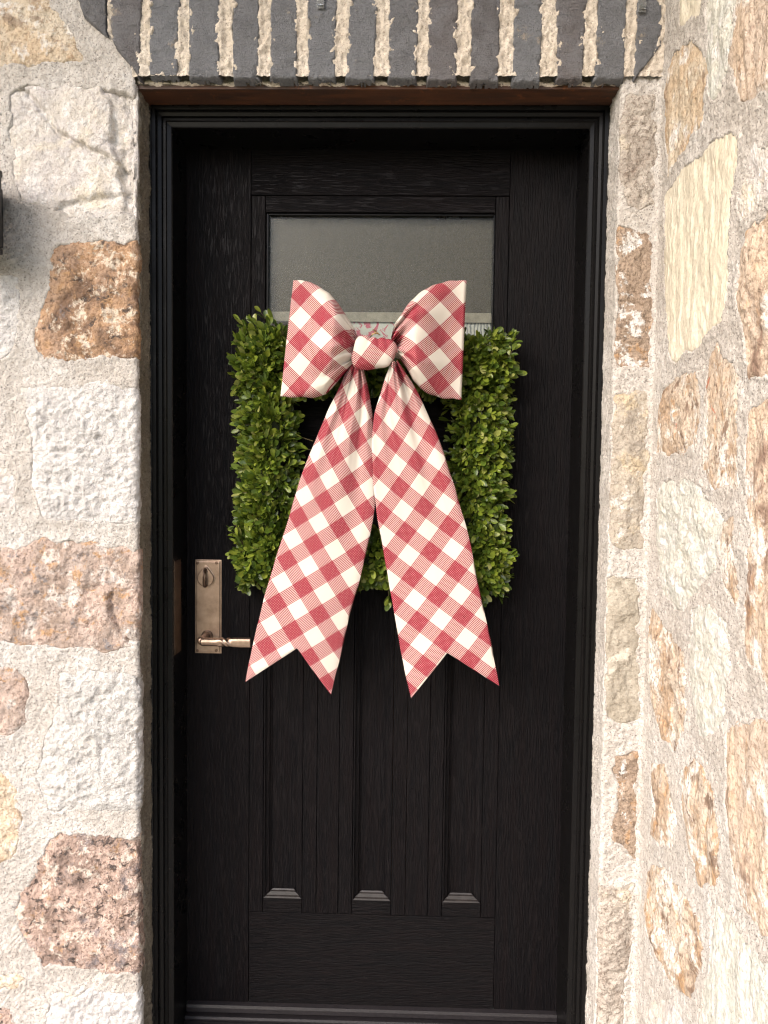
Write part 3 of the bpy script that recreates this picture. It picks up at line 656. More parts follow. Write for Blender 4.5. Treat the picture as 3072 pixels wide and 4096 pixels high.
zp0, zp1 = un(700, 2612, -0.07)[2], un(700, 2240, -0.07)[2]
box('plate_reflection', -XI-0.0005, -XI+0.0012, -0.090, -0.046, zp0, zp1, M['bronze_dark'], df, 0.0005)  # added bronze strip standing in for the handle plate mirrored in the jamb

# ------------------------------------------------------------------ door
dr = empty('door', (0, 0, 0), label='black wood-grain front door with small obscure window and vertical planks', cat='door', kind='thing')
S1, S2, ZT, ZB = -0.2892, 0.2865, 1.8692, 0.2234
DX = 0.4575; T0, T1 = 0.0, 0.044; E = 0.0006
X_ = lambda px, py=3300, Y=0.0: un(px, py, Y)[0]
Z_ = lambda py, px=1500, Y=0.0: un(px, py, Y)[2]
box('stile', -DX, S1-E, T0, T1, 0.002, 2.03, M['wood_v'], dr, 0.0012)
box('stile', S2+E, DX, T0, T1, 0.002, 2.03, M['wood_v'], dr, 0.0012)
box('top_rail', S1+E, S2-E, T0, T1, ZT+E, 2.03, M['wood_h'], dr, 0.0012)
box('bottom_rail', S1+E, S2-E, T0, T1, 0.002, ZB-E, M['wood_h'], dr, 0.0012)
zg1 = Z_(855); zg0 = Z_(1475); xg0, xg1 = X_(1073, 1000), X_(1975, 1000); xf0, xf1 = X_(1062, 820), X_(1984, 820); zr1 = Z_(1545); zr0 = Z_(1754)
box('middle_rail', S1+E, S2-E, T0, T1, zr0+E, zr1-E, M['wood_h'], dr, 0.0012)
win = box('window', xg0-0.002, xg1+0.002, 0.014, 0.018, zg0-0.002, zg1+0.001, M['glass'], dr, 0.0004); win['label'] = 'obscure glass window pane'
def wpart(name, *a): return box(name, *a, win, 0.002)
for a in ((S1+E, xf0-E, 0.002, 0.036, zr1+E, ZT-E), (xf1+E, S2-E, 0.002, 0.036, zr1+E, ZT-E)): wpart('sash_stile', *a, M['wood_v'])
wpart('sash_rail', xf0+E, xf1-E, 0.002, 0.036, zg1+0.004, ZT-E, M['wood_h']); wpart('sash_rail', xf0+E, xf1-E, 0.002, 0.036, zr1+E, zg0-0.004, M['wood_h'])
wpart('glazing_bead', xf0+E, xg0, 0.007, 0.030, zg0-0.003, zg1+0.003, M['paint']); wpart('glazing_bead', xg1, xf1-E, 0.007, 0.030, zg0-0.003, zg1+0.003, M['paint'])
wpart('glazing_bead', xg0+E, xg1-E, 0.007, 0.030, zg1-0.002, zg1+0.003, M['paint']); wpart('glazing_bead', xg0+E, xg1-E, 0.007, 0.030, zg0-0.003, zg0+0.002, M['paint'])
# planks and the three sunk panels below the middle rail
ez = [45, 105, 245, 300, 392, 535, 625, 685, 830, 880, 972, 1118, 1210, 1270, 1415, 1465]
ex = [X_(1024+z*0.6172, 3350) for z in ez]
zt, zb = zr0-E, ZB+E; zblk = Z_(3600, 1300)
def plank(a, b): return box('plank', a+E, b-E, T0, T1, zb, zt, M['wood_v'], dr, 0.0012)
for a, b in ((S1, ex[0]), (ex[3], ex[4]), (ex[4], ex[5]), (ex[5], ex[6]), (ex[9], ex[10]), (ex[10], ex[11]), (ex[11], ex[12]), (ex[15], S2)): plank(a, b)
for k in range(3):
    a, p0, p1, b = ex[[0, 6, 12][k]], ex[[1, 7, 13][k]], ex[[2, 8, 14][k]], ex[[3, 9, 15][k]]
    zc = zblk
    box('panel', a+E, b-E, 0.016, T1, zb, zt, M['wood_v'], dr, 0.0)
    box('panel_block', a+E, b-E, T0, 0.0155, zb, zc, M['wood_h'], dr, 0.001)
    for sx, e0, e1 in ((1, a, p0), (-1, b, p1)):   # ogee moulding each side
        wd = abs(e1-e0)*0.80; bm = bmesh.new(); pr = [(0.0008, 0.0155), (0.0008, 0.0015), (0.003, 0.001), (wd*0.25, 0.0015), (wd*0.28, 0.0045), (wd*0.45, 0.0065), (wd*0.75, 0.0085), (wd*0.86, 0.0125), (wd, 0.0135), (wd, 0.0155)]
        for zz in (zc+0.0004, zt): [bm.verts.new((e0+sx*u, y, zz+(0 if zz > 1 else u*0.55))) for u, y in pr]
        bm.verts.ensure_lookup_table(); n = len(pr)
        for i in range(n): bm.faces.new((bm.verts[i], bm.verts[(i+1) % n], bm.verts[n+(i+1) % n], bm.verts[n+i]))
        bm.faces.new(bm.verts[:n]); bm.faces.new(bm.verts[n:][::-1]); bm_obj('panel_moulding', bm, M['wood_v'], dr)
    bm = bmesh.new(); pr = [(0.0155, 0), (0.0010, 0.0006), (0.0022, 0.004), (0.006, 0.0055), (0.0085, 0.0125), (0.0125, 0.0135), (0.0140, 0.0165), (0.0155, 0.0165)]; n = len(pr)
    for sx, xx in ((1, a+E), (-1, b-E)): [bm.verts.new((xx+sx*u*1.3, y, zc+0.0004+u)) for y, u in pr]
    bm.verts.ensure_lookup_table()
    for i in range(n): bm.faces.new((bm.verts[i], bm.verts[(i+1) % n], bm.verts[n+(i+1) % n], bm.verts[n+i]))
    bm.faces.new(bm.verts[:n]); bm.faces.new(bm.verts[n:][::-1]); bm_obj('panel_ledge', bm, M['ledge'], dr)

# bronze handle set
def pt(px, py, Y): return Vector(un(px, py, Y))
a0, b0 = pt(779, 2613, -0.004), pt(886, 2240, -0.004)
bm = bmesh.new(); box_bm(bm, a0.x, b0.x, -0.0025, -0.0001, a0.z, b0.z, 0.001); box_bm(bm, a0.x+0.0035, b0.x-0.0035, -0.006, -0.0025, a0.z+0.0035, b0.z-0.0035, 0.0016)
hp = bm_obj('handle_plate', bm, M['bronze'], dr)
for px, py in ((790, 2252), (866, 2252), (790, 2602), (865, 2602)):
    c = pt(px, py, -0.0062); bm = bmesh.new(); tube_bm(bm, [(c.x, -0.0058, c.z), (c.x, -0.0070, c.z), (c.x, -0.0074, c.z)], [0.0034, 0.0034, 0.0026], 14)
    box_bm(bm, c.x-0.0028, c.x+0.0028, -0.00755, -0.00738, c.z-0.0004, c.z+0.0004); bm_obj('screw', bm, M['bronze_dark'], hp)
c = pt(823, 2312, -0.009); bm = bmesh.new(); rr = 0.0185; out_ = []
for k in range(40):
    t = 2*math.pi*k/40; q = max(0.0, math.sin(t)); out_.append((math.cos(t)*rr*(1-0.22*q**2), math.sin(t)*rr*(1+0.42*q**4)))
rings = [[bm.verts.new((c.x+x*s, y, c.z+z*s)) for x, z in out_] for s, y in ((1.12, -0.0058), (1.12, -0.0074), (1.0, -0.0078), (1.0, -0.0110), (0.95, -0.0120))]
for r0, r1 in zip(rings, rings[1:]):
    for k in range(40): bm.faces.new((r0[k], r0[(k+1) % 40], r1[(k+1) % 40], r1[k]))
bm.faces.new(rings[-1]); bm_obj('thumb_turn', bm, M['bronze'], hp)
bm = bmesh.new(); V = [(c.x, -0.012, c.z+0.020), (c.x, -0.019, c.z+0.015), (c.x, -0.023, c.z+0.004), (c.x, -0.023, c.z-0.006), (c.x, -0.0195, c.z-0.0135), (c.x, -0.0145, c.z-0.0165)]
tube_bm(bm, V, [0.0042, 0.0040, 0.0034, 0.0034, 0.0044, 0.0056], 12)
for v in bm.verts: v.co.x = c.x+(v.co.x-c.x)*0.95
bm_obj('turn_grip', bm, M['bronze_dark'], hp, True)
c = pt(829, 2542, -0.006); bm = bmesh.new(); tube_bm(bm, [(c.x, -0.0058, c.z), (c.x, -0.010, c.z), (c.x, -0.0115, c.z)], [0.0125, 0.0125, 0.0105], 28); bm_obj('lever_rose', bm, M['bronze_dark'], hp)
l0, l1 = pt(800, 2567, -0.055), pt(1004, 2571, -0.055)
c = Vector((c.x-0.001, 0, c.z-0.001))
bm = bmesh.new(); tube_bm(bm, [(c.x, -0.010, c.z), (c.x-0.0005, -0.03, c.z-0.001), (c.x-0.002, -0.047, l0.z+0.001), (c.x+0.001, -0.055, l0.z)], [0.0085, 0.0082, 0.0085, 0.0075], 16); bm_obj('lever_neck', bm, M['bronze'], hp, True)
bm = bmesh.new(); N = 70; L = l1.x-l0.x; prev = None
for i in range(N+1):
    u = i/N; x = l0.x+L*u; tw = math.pi*float(sst(0.36, 0.66, u)); hw, hh = 0.0092, 0.0092
    if u > 0.34: hh = 0.0092-0.0016*float(sst(0.34, 0.5, u)); hw = 0.0092+0.0014*float(sst(0.5, 0.8, u))
    e_ = min(1.0, math.sqrt(max(0.02, 1-(1-min(u/0.05, 1))**2))); hw *= e_; hh *= e_
    ring = []
    for k in range(20):
        t = 2*math.pi*k/20; p_ = 2.0 if u < 0.3 else 2.0+3.0*float(sst(0.3, 0.45, u))
        cx, sx = math.cos(t), math.sin(t); m_ = (abs(cx)**p_+abs(sx)**p_)**(-1/p_); yy, zz = cx*m_*hh, sx*m_*hw
        ring.append(bm.verts.new((x, -0.055+yy*math.cos(tw)-zz*math.sin(tw), l0.z+(l1.z-l0.z)*u+yy*math.sin(tw)+zz*math.cos(tw))))
    if prev:
        for k in range(20): bm.faces.new((prev[k], prev[(k+1) % 20], ring[(k+1) % 20], ring[k]))
    else: bm.faces.new(ring[::-1])
    prev = ring
bm.faces.new(prev); bm_obj('lever', bm, M['bronze'], hp, True)

# shade and printed card behind the glass
zs0 = Z_(1292, 1900, 0.03)
sh = empty('window_shade', (0, 0.030, zs0), label='grey shade with a pale hem behind the door window glass', cat='shade', kind='thing')
zh = Z_(1252, 1900, 0.03)
box('fabric', xg0-0.006, xg1+0.006, 0.0280, 0.0296, zh, zg1+0.02, M['shade'], sh, 0.0); box('hem', xg0-0.006, xg1+0.006, 0.0275, 0.0305, zs0, zh-0.0004, M['hem'], sh, 0.0008)
cd = box('printed_card', X_(1400, 1330), xg1+0.004, 0.0330, 0.0342, zg0, zs0+0.03, M['card'], None, 0.0)
tag(cd, 'white card with pink flowers and grey print low behind the window glass', 'card')
bk = box('interior_wall', -0.9, 0.9, 0.30, 0.34, -0.2, 2.7, M['ceil'], None, 0.0); tag(bk, kind='structure')

# sill
sl_ = empty('door_sill', (0, -0.05, 0), label='dark ridged metal sill under the black door', cat='sill', kind='thing')
prism_xz('sweep', [(0.0, 0.004), (-0.010, 0.002), (-0.012, -0.004), (-0.012, -0.014), (0.0, -0.014)], -XI+0.002, XI-0.002, M['sill'], sl_)
prism_xz('sill_lip', [(0.0, -0.019), (-0.020, -0.019), (-0.024, -0.022), (-0.024, -0.045), (0.0, -0.045)], -XI+0.001, XI-0.001, M['sill'], sl_)
for k in range(5):
    y = -0.026-k*0.016; z = -0.0245-k*0.0022
    prism_xz('ridge', [(y, z-0.02), (y, z-0.002), (y-0.002, z), (y-0.0115, z-0.001), (y-0.0130, z-0.004), (y-0.0135, z-0.02)], -XI+0.001, XI-0.001, M['sill'], sl_)
prism_xz('deck', [(-0.024, -0.031), (-0.125, -0.046), (-0.16, -0.05), (-0.16, -0.07), (-0.024, -0.07)], -XI-0.03, XI+0.03, M['sill'], sl_)

# ------------------------------------------------------------------ boxwood wreath
wx0, wx1 = un(945, 1800, -0.05)[0], un(2045, 1800, -0.05)[0]; wz1, wz0 = un(1500, 1326, -0.05)[2], un(1500, 2362, -0.05)[2]
ww = 0.142; hub = ((wx0+wx1)/2, (wz0+wz1)/2)
wh = empty('boxwood_wreath', (hub[0], -0.04, hub[1]), label='square green boxwood wreath hanging on the door behind the bow', cat='wreath')
LIMB = [((wx0+ww/2, wz0+ww/2), (wx0+ww/2, wz1-ww/2)), ((wx1-ww/2, wz0+ww/2), (wx1-ww/2, wz1-ww/2)), ((wx0+ww/2, wz1-ww/2), (wx1-ww/2, wz1-ww/2)), ((wx0+ww/2, wz0+ww/2), (wx1-ww/2, wz0+ww/2))]
bm = bmesh.new()
for (xa, za), (xb, zb_) in LIMB:
    v_ = xa == xb; e = 0.026
    box_bm(bm, min(xa, xb)-e, max(xa, xb)+e, -0.062, -0.004, min(za, zb_)-(e-0.001 if v_ else e), max(za, zb_)+(e-0.001 if v_ else e), 0.016)
bm_obj('foam_core', bm, M['core'], wh, True)
def leaf_mesh(name, L, Wd, cup, bend):
    L, Wd = L*1.05, Wd*0.90
    us = [0, 0.18, 0.42, 0.68, 0.88, 1.0]; ws = [0.10, 0.55, 0.92, 1.0, 0.66, 0.0]
    V, Fc = [], []
    for u, q in zip(us, ws):
        zc = bend*u*u*L
        for sgn in (-1, 0, 1): V.append((sgn*q*Wd/2, u*L, zc+abs(sgn)*q*cup*Wd))
    for i in range(5):
        a = i*3
        for j in (0, 1): Fc.append((a+j, a+j+1, a+j+4, a+j+3))
    return np.array(V), np.array(Fc)
lr = np.random.RandomState(8)
LV = [leaf_mesh('leaf', 0.0205, 0.0112, 0.14, 0.18), leaf_mesh('leaf', 0.0185, 0.0098, 0.20, -0.12), leaf_mesh('leaf', 0.0225, 0.0122, 0.10, 0.05), leaf_mesh('leaf', 0.0150, 0.0082, 0.18, 0.22), leaf_mesh('leaf', 0.019, 0.0118, 0.24, 0.0)]
LM = [raw_mesh('leaf', v, f) for v, f in LV]
for m_ in LM: m_.materials.append(M['leaf'])
leaves = []; stems = []
def frame(dirv, nrm):
    y = dirv/np.linalg.norm(dirv); x = np.cross(y, nrm); x = x/(np.linalg.norm(x)+1e-9); z = np.cross(x, y); return np.stack([x, y, z], 1)
tot = sum(math.hypot(b[0]-a[0], b[1]-a[1]) for a, b in LIMB)
NS = 3600
def sprig(P0, out3, tipv):
    dirv = out3*0.42+tipv; dirv /= np.linalg.norm(dirv); ln = lr.uniform(0.016, 0.036)
    side = np.cross(dirv, lr.normal(size=3)); side /= np.linalg.norm(side); up = np.cross(side, dirv)
    stems.append((P0, P0+dirv*ln)); nl = lr.randint(2, 4)
    for k in range(nl):
        f = (k+1)/nl; base = P0+dirv*ln*f; a = side if k % 2 == 0 else up
        spread = 0.62 if k < nl-1 else 0.42
        for sg in (-1, 1):
            d = dirv*1.0+a*sg*spread+lr.normal(size=3)*0.16
            nrm = out3*1.0+np.array([-0.12, -0.30, 0.30])+lr.normal(size=3)*0.30
            leaves.append((base, frame(d, nrm), lr.choice(5, p=[0.26, 0.2, 0.18, 0.18, 0.18]), lr.uniform(0.70, 1.22)))
    if lr.rand() < 0.6:
        leaves.append((P0+dirv*ln, frame(dirv+lr.normal(size=3)*0.15, out3+lr.normal(size=3)*0.4), lr.randint(0, 5), lr.uniform(0.7, 1.05)))
for (xa, za), (xb, zb_) in LIMB:
    ln = math.hypot(xb-xa, zb_-za)+ww*0.8; n = int(NS*ln/(tot+4*ww*0.8)); ux, uz = (xb-xa)/(ln-ww*0.8), (zb_-za)/(ln-ww*0.8)
    for i in range(n):
        t = lr.uniform(-ww*0.42, ln-ww*0.8+ww*0.42); ang = lr.uniform(-0.62*np.pi, 0.62*np.pi)
        c0 = np.array([xa+ux*t, -0.034, za+uz*t]); pv = np.array([uz, 0, -ux])           # across the limb
        out3 = np.array([0, -1, 0])*math.cos(ang)+pv*math.sin(ang)
        k = 0.027+0.007*lr.rand(); P0 = c0+np.array([0, -1, 0])*math.cos(ang)*(k*0.72)+pv*math.sin(ang)*k*1.06
        sx_ = np.sign(c0[0]-hub[0]) if xa == xb else 0.0
        tipv = np.array([sx_*0.22+lr.normal()*0.42, -0.06+lr.normal()*0.16, (0.42 if sx_ < 0 else (-0.30 if sx_ > 0 else 0.0))+lr.normal()*0.52])
        if P0[1] > -0.008: continue
        if za == zb_ and za > hub[1] and abs(P0[0]-hub[0]) < 0.11 and P0[2] > za+0.004: continue
        sprig(P0, out3, tipv)
leaves = [l for l in leaves if (l[0]+l[1][:, 1]*0.02)[1] < -0.003]
# a few stray tufts that stick out
for px, py in ((1560, 2425), (1195, 1790), (1180, 1740), (1000, 1268), (1050, 1258), (1090, 1275), (960, 1285), (920, 1420), (925, 2110)):
    P0 = un(px, py, -0.05); c0 = np.array([hub[0], -0.05, hub[1]]); d = P0-c0; d /= np.linalg.norm(d); sprig(P0-d*0.03*np.sign(1), d, d*0.4)
# bow silhouette is in front of part of it: the largest visible leaves are the foremost ones outside that area
def vis(l):
    x, y, z = l[0]; f = -l[1][1, 2]*0.6-y*9
    if abs(x-un(1495, 1500, -0.09)[0]) < 0.20 and z > un(1500, 1590, -0.09)[2]: f -= 3
    if z < un(1500, 1590, -0.09)[2] and abs(x-un(1490, 2000, -0.09)[0]) < 0.06+0.2*(un(1500, 1590, -0.09)[2]-z)/0.45: f -= 3
    return -f
leaves.sort(key=vis)
for base, Rm, k, s_ in leaves[:300]:
    o = bpy.data.objects.new('leaf', LM[k]); COL.objects.link(o); o.parent = wh
    o.matrix_parent_inverse = Matrix.Translation(wh.location).inverted()
    Q = Rm*s_; o.matrix_basis = Matrix(((Q[0, 0], Q[0, 1], Q[0, 2], base[0]), (Q[1, 0], Q[1, 1], Q[1, 2], base[1]), (Q[2, 0], Q[2, 1], Q[2, 2], base[2]), (0, 0, 0, 1)))
VV, FF, off = [], [], 0
for base, Rm, k, s_ in leaves[300:]:
    v, f = LV[k]; VV.append(v@(Rm*s_).T+base); FF.append(f+off); off += len(v)
fo = link('foliage', raw_mesh('foliage', np.concatenate(VV), np.concatenate(FF)), M['leaf'], wh); tag(fo, kind='stuff')
VV, FF, off = [], [], 0
for a, b_ in stems:
    d = b_-a; d = d/np.linalg.norm(d); s1 = np.cross(d, [0.3, 0.5, 0.8]); s1 /= np.linalg.norm(s1); s2 = np.cross(d, s1)
    for q, rr in ((a-d*0.012, 0.0009), (b_, 0.0006)): VV += [q+(s1*math.cos(t)+s2*math.sin(t))*rr for t in (0, 2.09, 4.19)]
    FF += [(off+i, off+(i+1) % 3, off+3+(i+1) % 3, off+3+i) for i in range(3)]; off += 6
st = link('stems', raw_mesh('stems', np.array(VV), np.array(FF)), M['stem'], wh); tag(st, kind='stuff')

# ------------------------------------------------------------------ gingham bow
bw = empty('gingham_bow', tuple(un(1500, 1405, -0.14)), label='large red and cream gingham bow with long tails tied on the wreath', cat='bow')
PER = 0.0672
def resample(pts, n, Y):
    p = np.array([un(x, y, Y) for x, y in pts]); q = []
    # Catmull-Rom through the outline points, then even spacing
    for i in range(len(p)-1):
        p0, p1, p2, p3 = p[max(i-1, 0)], p[i], p[i+1], p[min(i+2, len(p)-1)]
        for t in np.linspace(0, 1, 12, endpoint=False): q.append(0.5*((2*p1)+(-p0+p2)*t+(2*p0-5*p1+4*p2-p3)*t*t+(-p0+3*p1-3*p2+p3)*t**3))
    q.append(p[-1]); q = np.array(q); d = np.concatenate([[0], np.cumsum(np.linalg.norm(np.diff(q, axis=0), axis=1))])
    t = np.linspace(0, d[-1], n); return np.stack([np.interp(t, d, q[:, k]) for k in range(3)], 1)
def closed_mesh(name, P, UV, capu=True):
    """P (nu, nv, 3) closed in v"""
    nu, nv = P.shape[:2]; idx = np.arange(nu*nv).reshape(nu, nv); j = np.roll(idx, -1, axis=1)
    q = np.stack([idx[:-1], idx[1:], j[1:], j[:-1]], -1).reshape(-1, 4)
    me = raw_mesh(name, P.reshape(-1, 3), q, True, UV.reshape(-1, 2)); return link(name, me, M['cloth'], bw)
def uv_of(P, anchor, axis, gath=None, org=None):
    """bias gingham: 45 degrees to the strip's own axis, dark crossing at the anchor"""
    x = P[..., 0]; z = P[..., 2]; ax, az = axis
    al = (x-anchor[0])*ax+(z-anchor[2])*az; ac = (x-anchor[0])*az-(z-anchor[2])*ax
    if gath is not None: ac = (ac-org)*gath+org
    return np.stack([(al+ac)*0.7071/PER, (al-ac)*0.7071/PER], -1)
CREASE = {3: [(0.50, 0.15, 0.016, 0.30, 0.10), (0.12, -0.10, 0.020, 0.24, 0.09), (-0.22, -0.25, 0.017, 0.34, 0.10), (-0.62, -0.05, 0.015, 0.40, 0.09), (0.78, 0.05, 0.012, 0.45, 0.07)],
          9: [(0.58, 0.10, 0.016, 0.38, 0.09), (0.20, 0.12, 0.020, 0.26, 0.10), (-0.15, -0.18, 0.018, 0.30, 0.09), (-0.55, -0.12, 0.016, 0.42, 0.10), (0.84, 0.0, 0.010, 0.5, 0.06)],
          21: [(0.34, -0.10, 0.012, 0.16, 0.10), (0.74, 0.02, 0.014, 0.22, 0.085)],
          33: [(0.30, 0.10, 0.011, 0.14, 0.10), (0.72, 0.08, 0.014, 0.24, 0.09)]}
def make_loop(top, bot, sgn, anchor, seed):
    Y0 = -0.132; nu, nv = 90, 128
    T, B = resample(top, nu, Y0), resample(bot, nu, Y0); u = np.linspace(0, 1, nu)[:, None]
    th = np.linspace(0, 2*np.pi, nv, endpoint=False)[None, :]
    C = (T+B)/2; Hv = (T-B)/2
    c, s = np.cos(th), np.sin(th); cs = np.sign(c)*np.abs(c)**0.86; ss = np.sign(s)*np.abs(s)**0.86
    thick = (0.018+0.042*sst(0, 0.45, u))*(1-0.82*sst(0.42, 1.0, u))
    thick = thick*np.sqrt(np.clip(1-((np.clip(u, 0.97, 1)-0.97)/0.03)**2, 0.03, 1))
    cv = c                                                    # +1 top .. -1 bottom
    # gathers: folds radiate from the knot and die out
    A = 0.012*np.exp(-u/0.20)+0.007*np.exp(-u/0.50)
    w1 = noise(cv*3.4+u*0.5, u*1.3+0*cv, seed)*1.3+0.9*(0.4-np.abs(noise(cv*5.0+u*1.2, u*2+0*cv, seed+1)))*1.2
    big = noise(cv*1.3, u*1.7+0*cv, seed+2)*0.008*sst(0, 0.3, u)*(1-sst(0.75, 1.0, u))
    cr = 0
    for c0, sl0, a0_, L0, w0 in CREASE[seed]:
        q = (cv-c0-sl0*u)/(w0*(0.6+1.3*u)); cr = cr+a0_*np.exp(-u/L0)*(-np.exp(-q*q)+0.45*np.exp(-((np.abs(q)-1.9)/0.8)**2))
    cr = 0.75*cr*np.where(s > 0, 1, 0)*np.clip(np.abs(s)*1.3, 0, 1)*sst(0.0, 0.05, u)
    fold = cr+(A*w1*np.where(s > 0, 1, 0.6)+big)*np.clip(np.abs(s)*1.5, 0, 1)
    tuck = -0.020*np.exp(-((cv+0.05)/0.16)**2)*np.exp(-((u-0.06)/0.14)**2)*np.where(s > 0, 1, 0)  # one deep tuck beside the knot
    P = C[:, None, :]+Hv[:, None, :]*cs[..., None]
    P = P+np.array([0, -1, 0])*(ss*thick+np.where(s > 0, 1, -0.5)*fold+tuck)[..., None]
    P[..., 1] += 0.012*(u-0.3)**2
    P[..., 2] += (0.0022*noise(u*9, cv*2.0, seed+4))*sst(0, 0.1, u)*(1-sst(0.9, 1, u))
    g = 1+0.55*(1-u)**2.2+0*cv; zc = (C[:, 2])[:, None]
    ac0 = -(zc-anchor[2])
    return closed_mesh('loop', P, uv_of(P, anchor, (1.0, 0.0), g, ac0))
make_loop([(1438, 1362), (1407, 1295), (1370, 1240), (1333, 1191), (1283, 1150), (1228, 1123), (1172, 1118)],
          [(1440, 1432), (1412, 1462), (1370, 1502), (1314, 1563), (1289, 1582), (1221, 1590), (1120, 1584)], -1, un(1289, 1265, -0.16), 3)
make_loop([(1565, 1352), (1580, 1295), (1610, 1252), (1647, 1203), (1690, 1166), (1752, 1135), (1814, 1120), (1867, 1119)],
          [(1570, 1425), (1600, 1440), (1630, 1480), (1655, 1522), (1690, 1558), (1730, 1580), (1780, 1592), (1846, 1598)], 1, un(1758, 1345, -0.16), 9)
def make_tail(left, right, notch, Y0, anchor, axis, seed):
    nu, nv = 110, 132
    Lc, Rc = resample(left, nu, Y0), resample(right, nu, Y0); N_ = un(*notch, Y0)
    t = np.linspace(0, 1, nu)[:, None]; h = nv//2
    v = np.concatenate([np.linspace(0, 1, h), np.linspace(1, 0, h)])[None, :]; front = np.concatenate([np.ones(h), -np.ones(h)])[None, :]
    base = Lc[:, None, :]*(1-v)[..., None]+Rc[:, None, :]*v[..., None]
    vn = 0.5; en = np.where(v[0][:, None] < vn, Lc[-1]+(N_-Lc[-1])*(v[0]/vn)[:, None], N_+(Rc[-1]-N_)*((v[0]-vn)/(1-vn))[:, None])
    lin = Lc[-1]*(1-v[0])[:, None]+Rc[-1]*v[0][:, None]
    base = base+(t**4)[..., None]*(en-lin)[None]
    edge = np.sqrt(np.clip(1-np.abs(2*v-1)**5, 0.0, 1)); endr = np.sqrt(np.clip(1-((np.clip(t, 0.985, 1)-0.985)/0.015)**2, 0.05, 1))
    thick = (0.0030+0.016*np.exp(-t/0.07)+0.004*np.exp(-t/0.3))*edge*endr
    A = 0.008*np.exp(-t/0.13)+0.005*np.exp(-t/0.30)
    w1 = noise(v*3.1+t*0.3, t*0.9, seed)*1.3+0.9*(0.4-np.abs(noise(v*5.5-t, t*1.5, seed+1)))*1.2
    bil = 0.016*noise(v*1.1+0*t, t*1.6+0*v, seed+2)*sst(0.05, 0.35, t)+0.010*np.sin((v-0.5)*3.0+seed)*sst(0.1, 0.5, t)*0.5
    cr = 0
    for c0, sl0, a0_, L0, w0 in CREASE[seed]:
        q = (v-c0-sl0*t)/(w0*(0.7+1.2*t)); cr = cr+a0_*np.exp(-t/L0)*(-np.exp(-q*q)+0.45*np.exp(-((np.abs(q)-1.9)/0.8)**2))
    off = thick*front+cr*np.clip(edge, 0, 1)*sst(0.0, 0.04, t)+A*w1*np.clip(edge, 0, 1)+bil
    P = base.copy(); P[..., 1] -= off
    P[..., 1] += 0.020*t[:, 0][:, None]**1.5
    P[..., 0] += 0.0012*noise(t*14, front*3+v*0, seed+6)
    g = 1+0.7*(1-t)**4+0*v; cx = (base[..., 0].mean(1)-anchor[0])[:, None]; cz = (base[..., 2].mean(1)-anchor[2])[:, None]
    return closed_mesh('tail', P, uv_of(P, anchor, axis, g, cx*axis[1]-cz*axis[0]))
make_tail([(1412, 1452), (1385, 1490), (1351, 1561), (1296, 1678), (1252, 1783), (1209, 1888), (1157, 2048), (1126, 2147), (1070, 2326), (1024, 2505), (975, 2735)],
          [(1448, 1462), (1462, 1505), (1475, 1567), (1490, 1666), (1490, 1765), (1494, 1826), (1499, 1987), (1494, 2060), (1478, 2141), (1444, 2295), (1394, 2474), (1357, 2640), (1320, 2788)], (1186, 2597), -0.128, un(1212, 2350, -0.12), (-0.224, -0.974), 21)
make_tail([(1560, 1462), (1545, 1500), (1524, 1567), (1499, 1647), (1489, 1734), (1488, 1826), (1493, 1937), (1505, 2048), (1518, 2128), (1549, 2295), (1580, 2474), (1610, 2647), (1643, 2808)],
          [(1592, 1448), (1629, 1500), (1666, 1561), (1709, 1654), (1752, 1746), (1789, 1857), (1820, 1950), (1848, 2048), (1879, 2159), (1919, 2357), (1962, 2554), (1998, 2748)], (1789, 2615), -0.137, un(1647, 2310, -0.13), (0.158, -0.987), 33)
# knot
ck = np.array(un(1499, 1411, -0.158)); nu, nv = 50, 80; u = np.linspace(-1, 1, nu)[:, None]; th = np.linspace(0, 2*np.pi, nv, endpoint=False)[None, :]
prof = (0.88+0.13*np.cos(u*1.5))*np.clip(1-np.abs(u)**8, 0.02, 1)**0.5; hx = 0.0450
wr_ = 1+0.10*noise(th*1.1+u*0.7, u*1.4+0*th, 61)-0.10*np.exp(-(((u-0.18+0.12*np.sin(th))/0.10)**2))*np.clip(np.sin(th)+0.35, 0, 1)-0.12*np.exp(-(((u+0.42-0.16*np.sin(th))/0.09)**2))*np.clip(np.sin(th)+0.2, 0, 1)-0.07*np.exp(-(((u-0.62+0.2*np.sin(th))/0.08)**2))
cz = np.sign(np.sin(th))*np.abs(np.sin(th))**0.85; cy = np.sign(np.cos(th))*np.abs(np.cos(th))**0.85
P = np.stack([ck[0]+hx*u+0*th+0.003*cz, ck[1]-0.019*prof*wr_*cy, ck[2]-0.006*u*cz+0.0318*prof*wr_*cz], -1)
closed_mesh('knot', P, uv_of(P, un(1530, 1366, -0.17), (1.0, 0.15)))
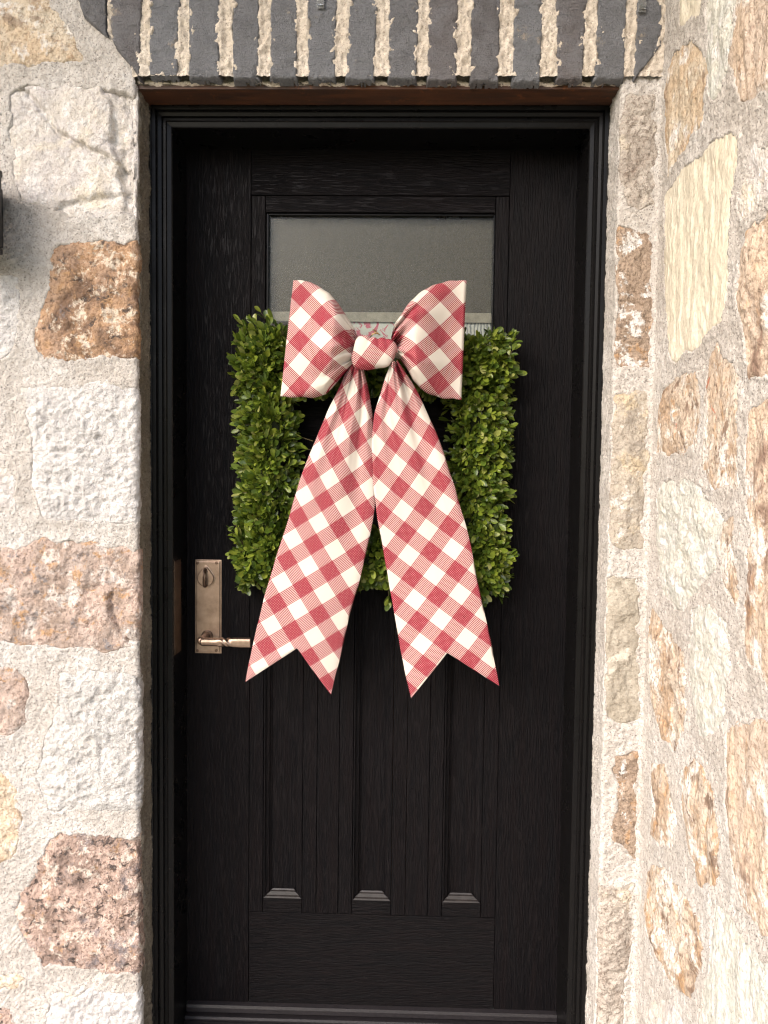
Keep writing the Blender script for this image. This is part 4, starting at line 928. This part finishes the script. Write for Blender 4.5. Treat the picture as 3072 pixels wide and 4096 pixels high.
bm = bmesh.new(); hkp = [pt(1478, 1352, -0.150), pt(1492, 1336, -0.160), pt(1510, 1334, -0.158), pt(1520, 1340, -0.14), pt(1505, 1326, -0.12), pt(1494, 1318, -0.13), pt(1502, 1332, -0.15)]
tube_bm(bm, hkp, [0.0011]*7, 8); bm_obj('hanging_wire', bm, M['gold'], bw, True)

# ------------------------------------------------------------------ small things on the wall
ln = empty('wall_lantern', (-0.86, YW, 1.66), label='dark wall lantern at the left edge beside the big pale stone', cat='lantern')
xr = un(1, 850, YW-0.06)[0]; zt_, zb_ = un(5, 676, YW-0.06)[2], un(5, 1006, YW-0.06)[2]
box('back_plate', xr-0.11, xr-0.02, YW-0.030, YW-0.012, zb_+0.02, zt_-0.02, M['lantern'], ln, 0.004)
box('bracket', xr-0.075, xr-0.055, YW-0.07, YW-0.029, (zb_+zt_)/2-0.01, (zb_+zt_)/2+0.01, M['lantern'], ln, 0.002)
for x in (xr-0.012, xr-0.13):
    for y in (YW-0.066, YW-0.100): box('corner_post', x, x+0.012, y, y+0.012, zb_+0.008, zt_-0.012, M['lantern'], ln, 0.001)
box('base', xr-0.134, xr-0.001, YW-0.104, YW-0.050, zb_-0.004, zb_+0.0078, M['lantern'], ln, 0.002); box('cap', xr-0.136, xr-0.001, YW-0.106, YW-0.048, zt_-0.0118, zt_, M['lantern'], ln, 0.002)
box('lamp_glass', xr-0.118, xr-0.012, YW-0.098, YW-0.060, zb_+0.009, zt_-0.0125, M['clear'], ln, 0.001)
for px, lab in ((1282, 'small clear plastic light clip stuck on a brick near the middle of the lintel'), (2568, 'small clear plastic light clip stuck on the brick at the right end')):
    p = un(px, 14, YW-0.014); cl = empty('light_clip', (p[0], YW-0.012, p[2]), label=lab, cat='clip', group='clear light clips on the lintel')
    y = YW-0.0135; hgt = 0.010 if px < 2000 else 0.017
    box('pad', p[0]-0.0075, p[0]+0.0075, y-0.002, y, p[2]-hgt, p[2]+0.022, M['clear'], cl, 0.0008); box('hook', p[0]-0.006, p[0]+0.006, y-0.010, y-0.0022, p[2]-hgt+0.006, p[2]-hgt+0.010, M['clear'], cl, 0.001)
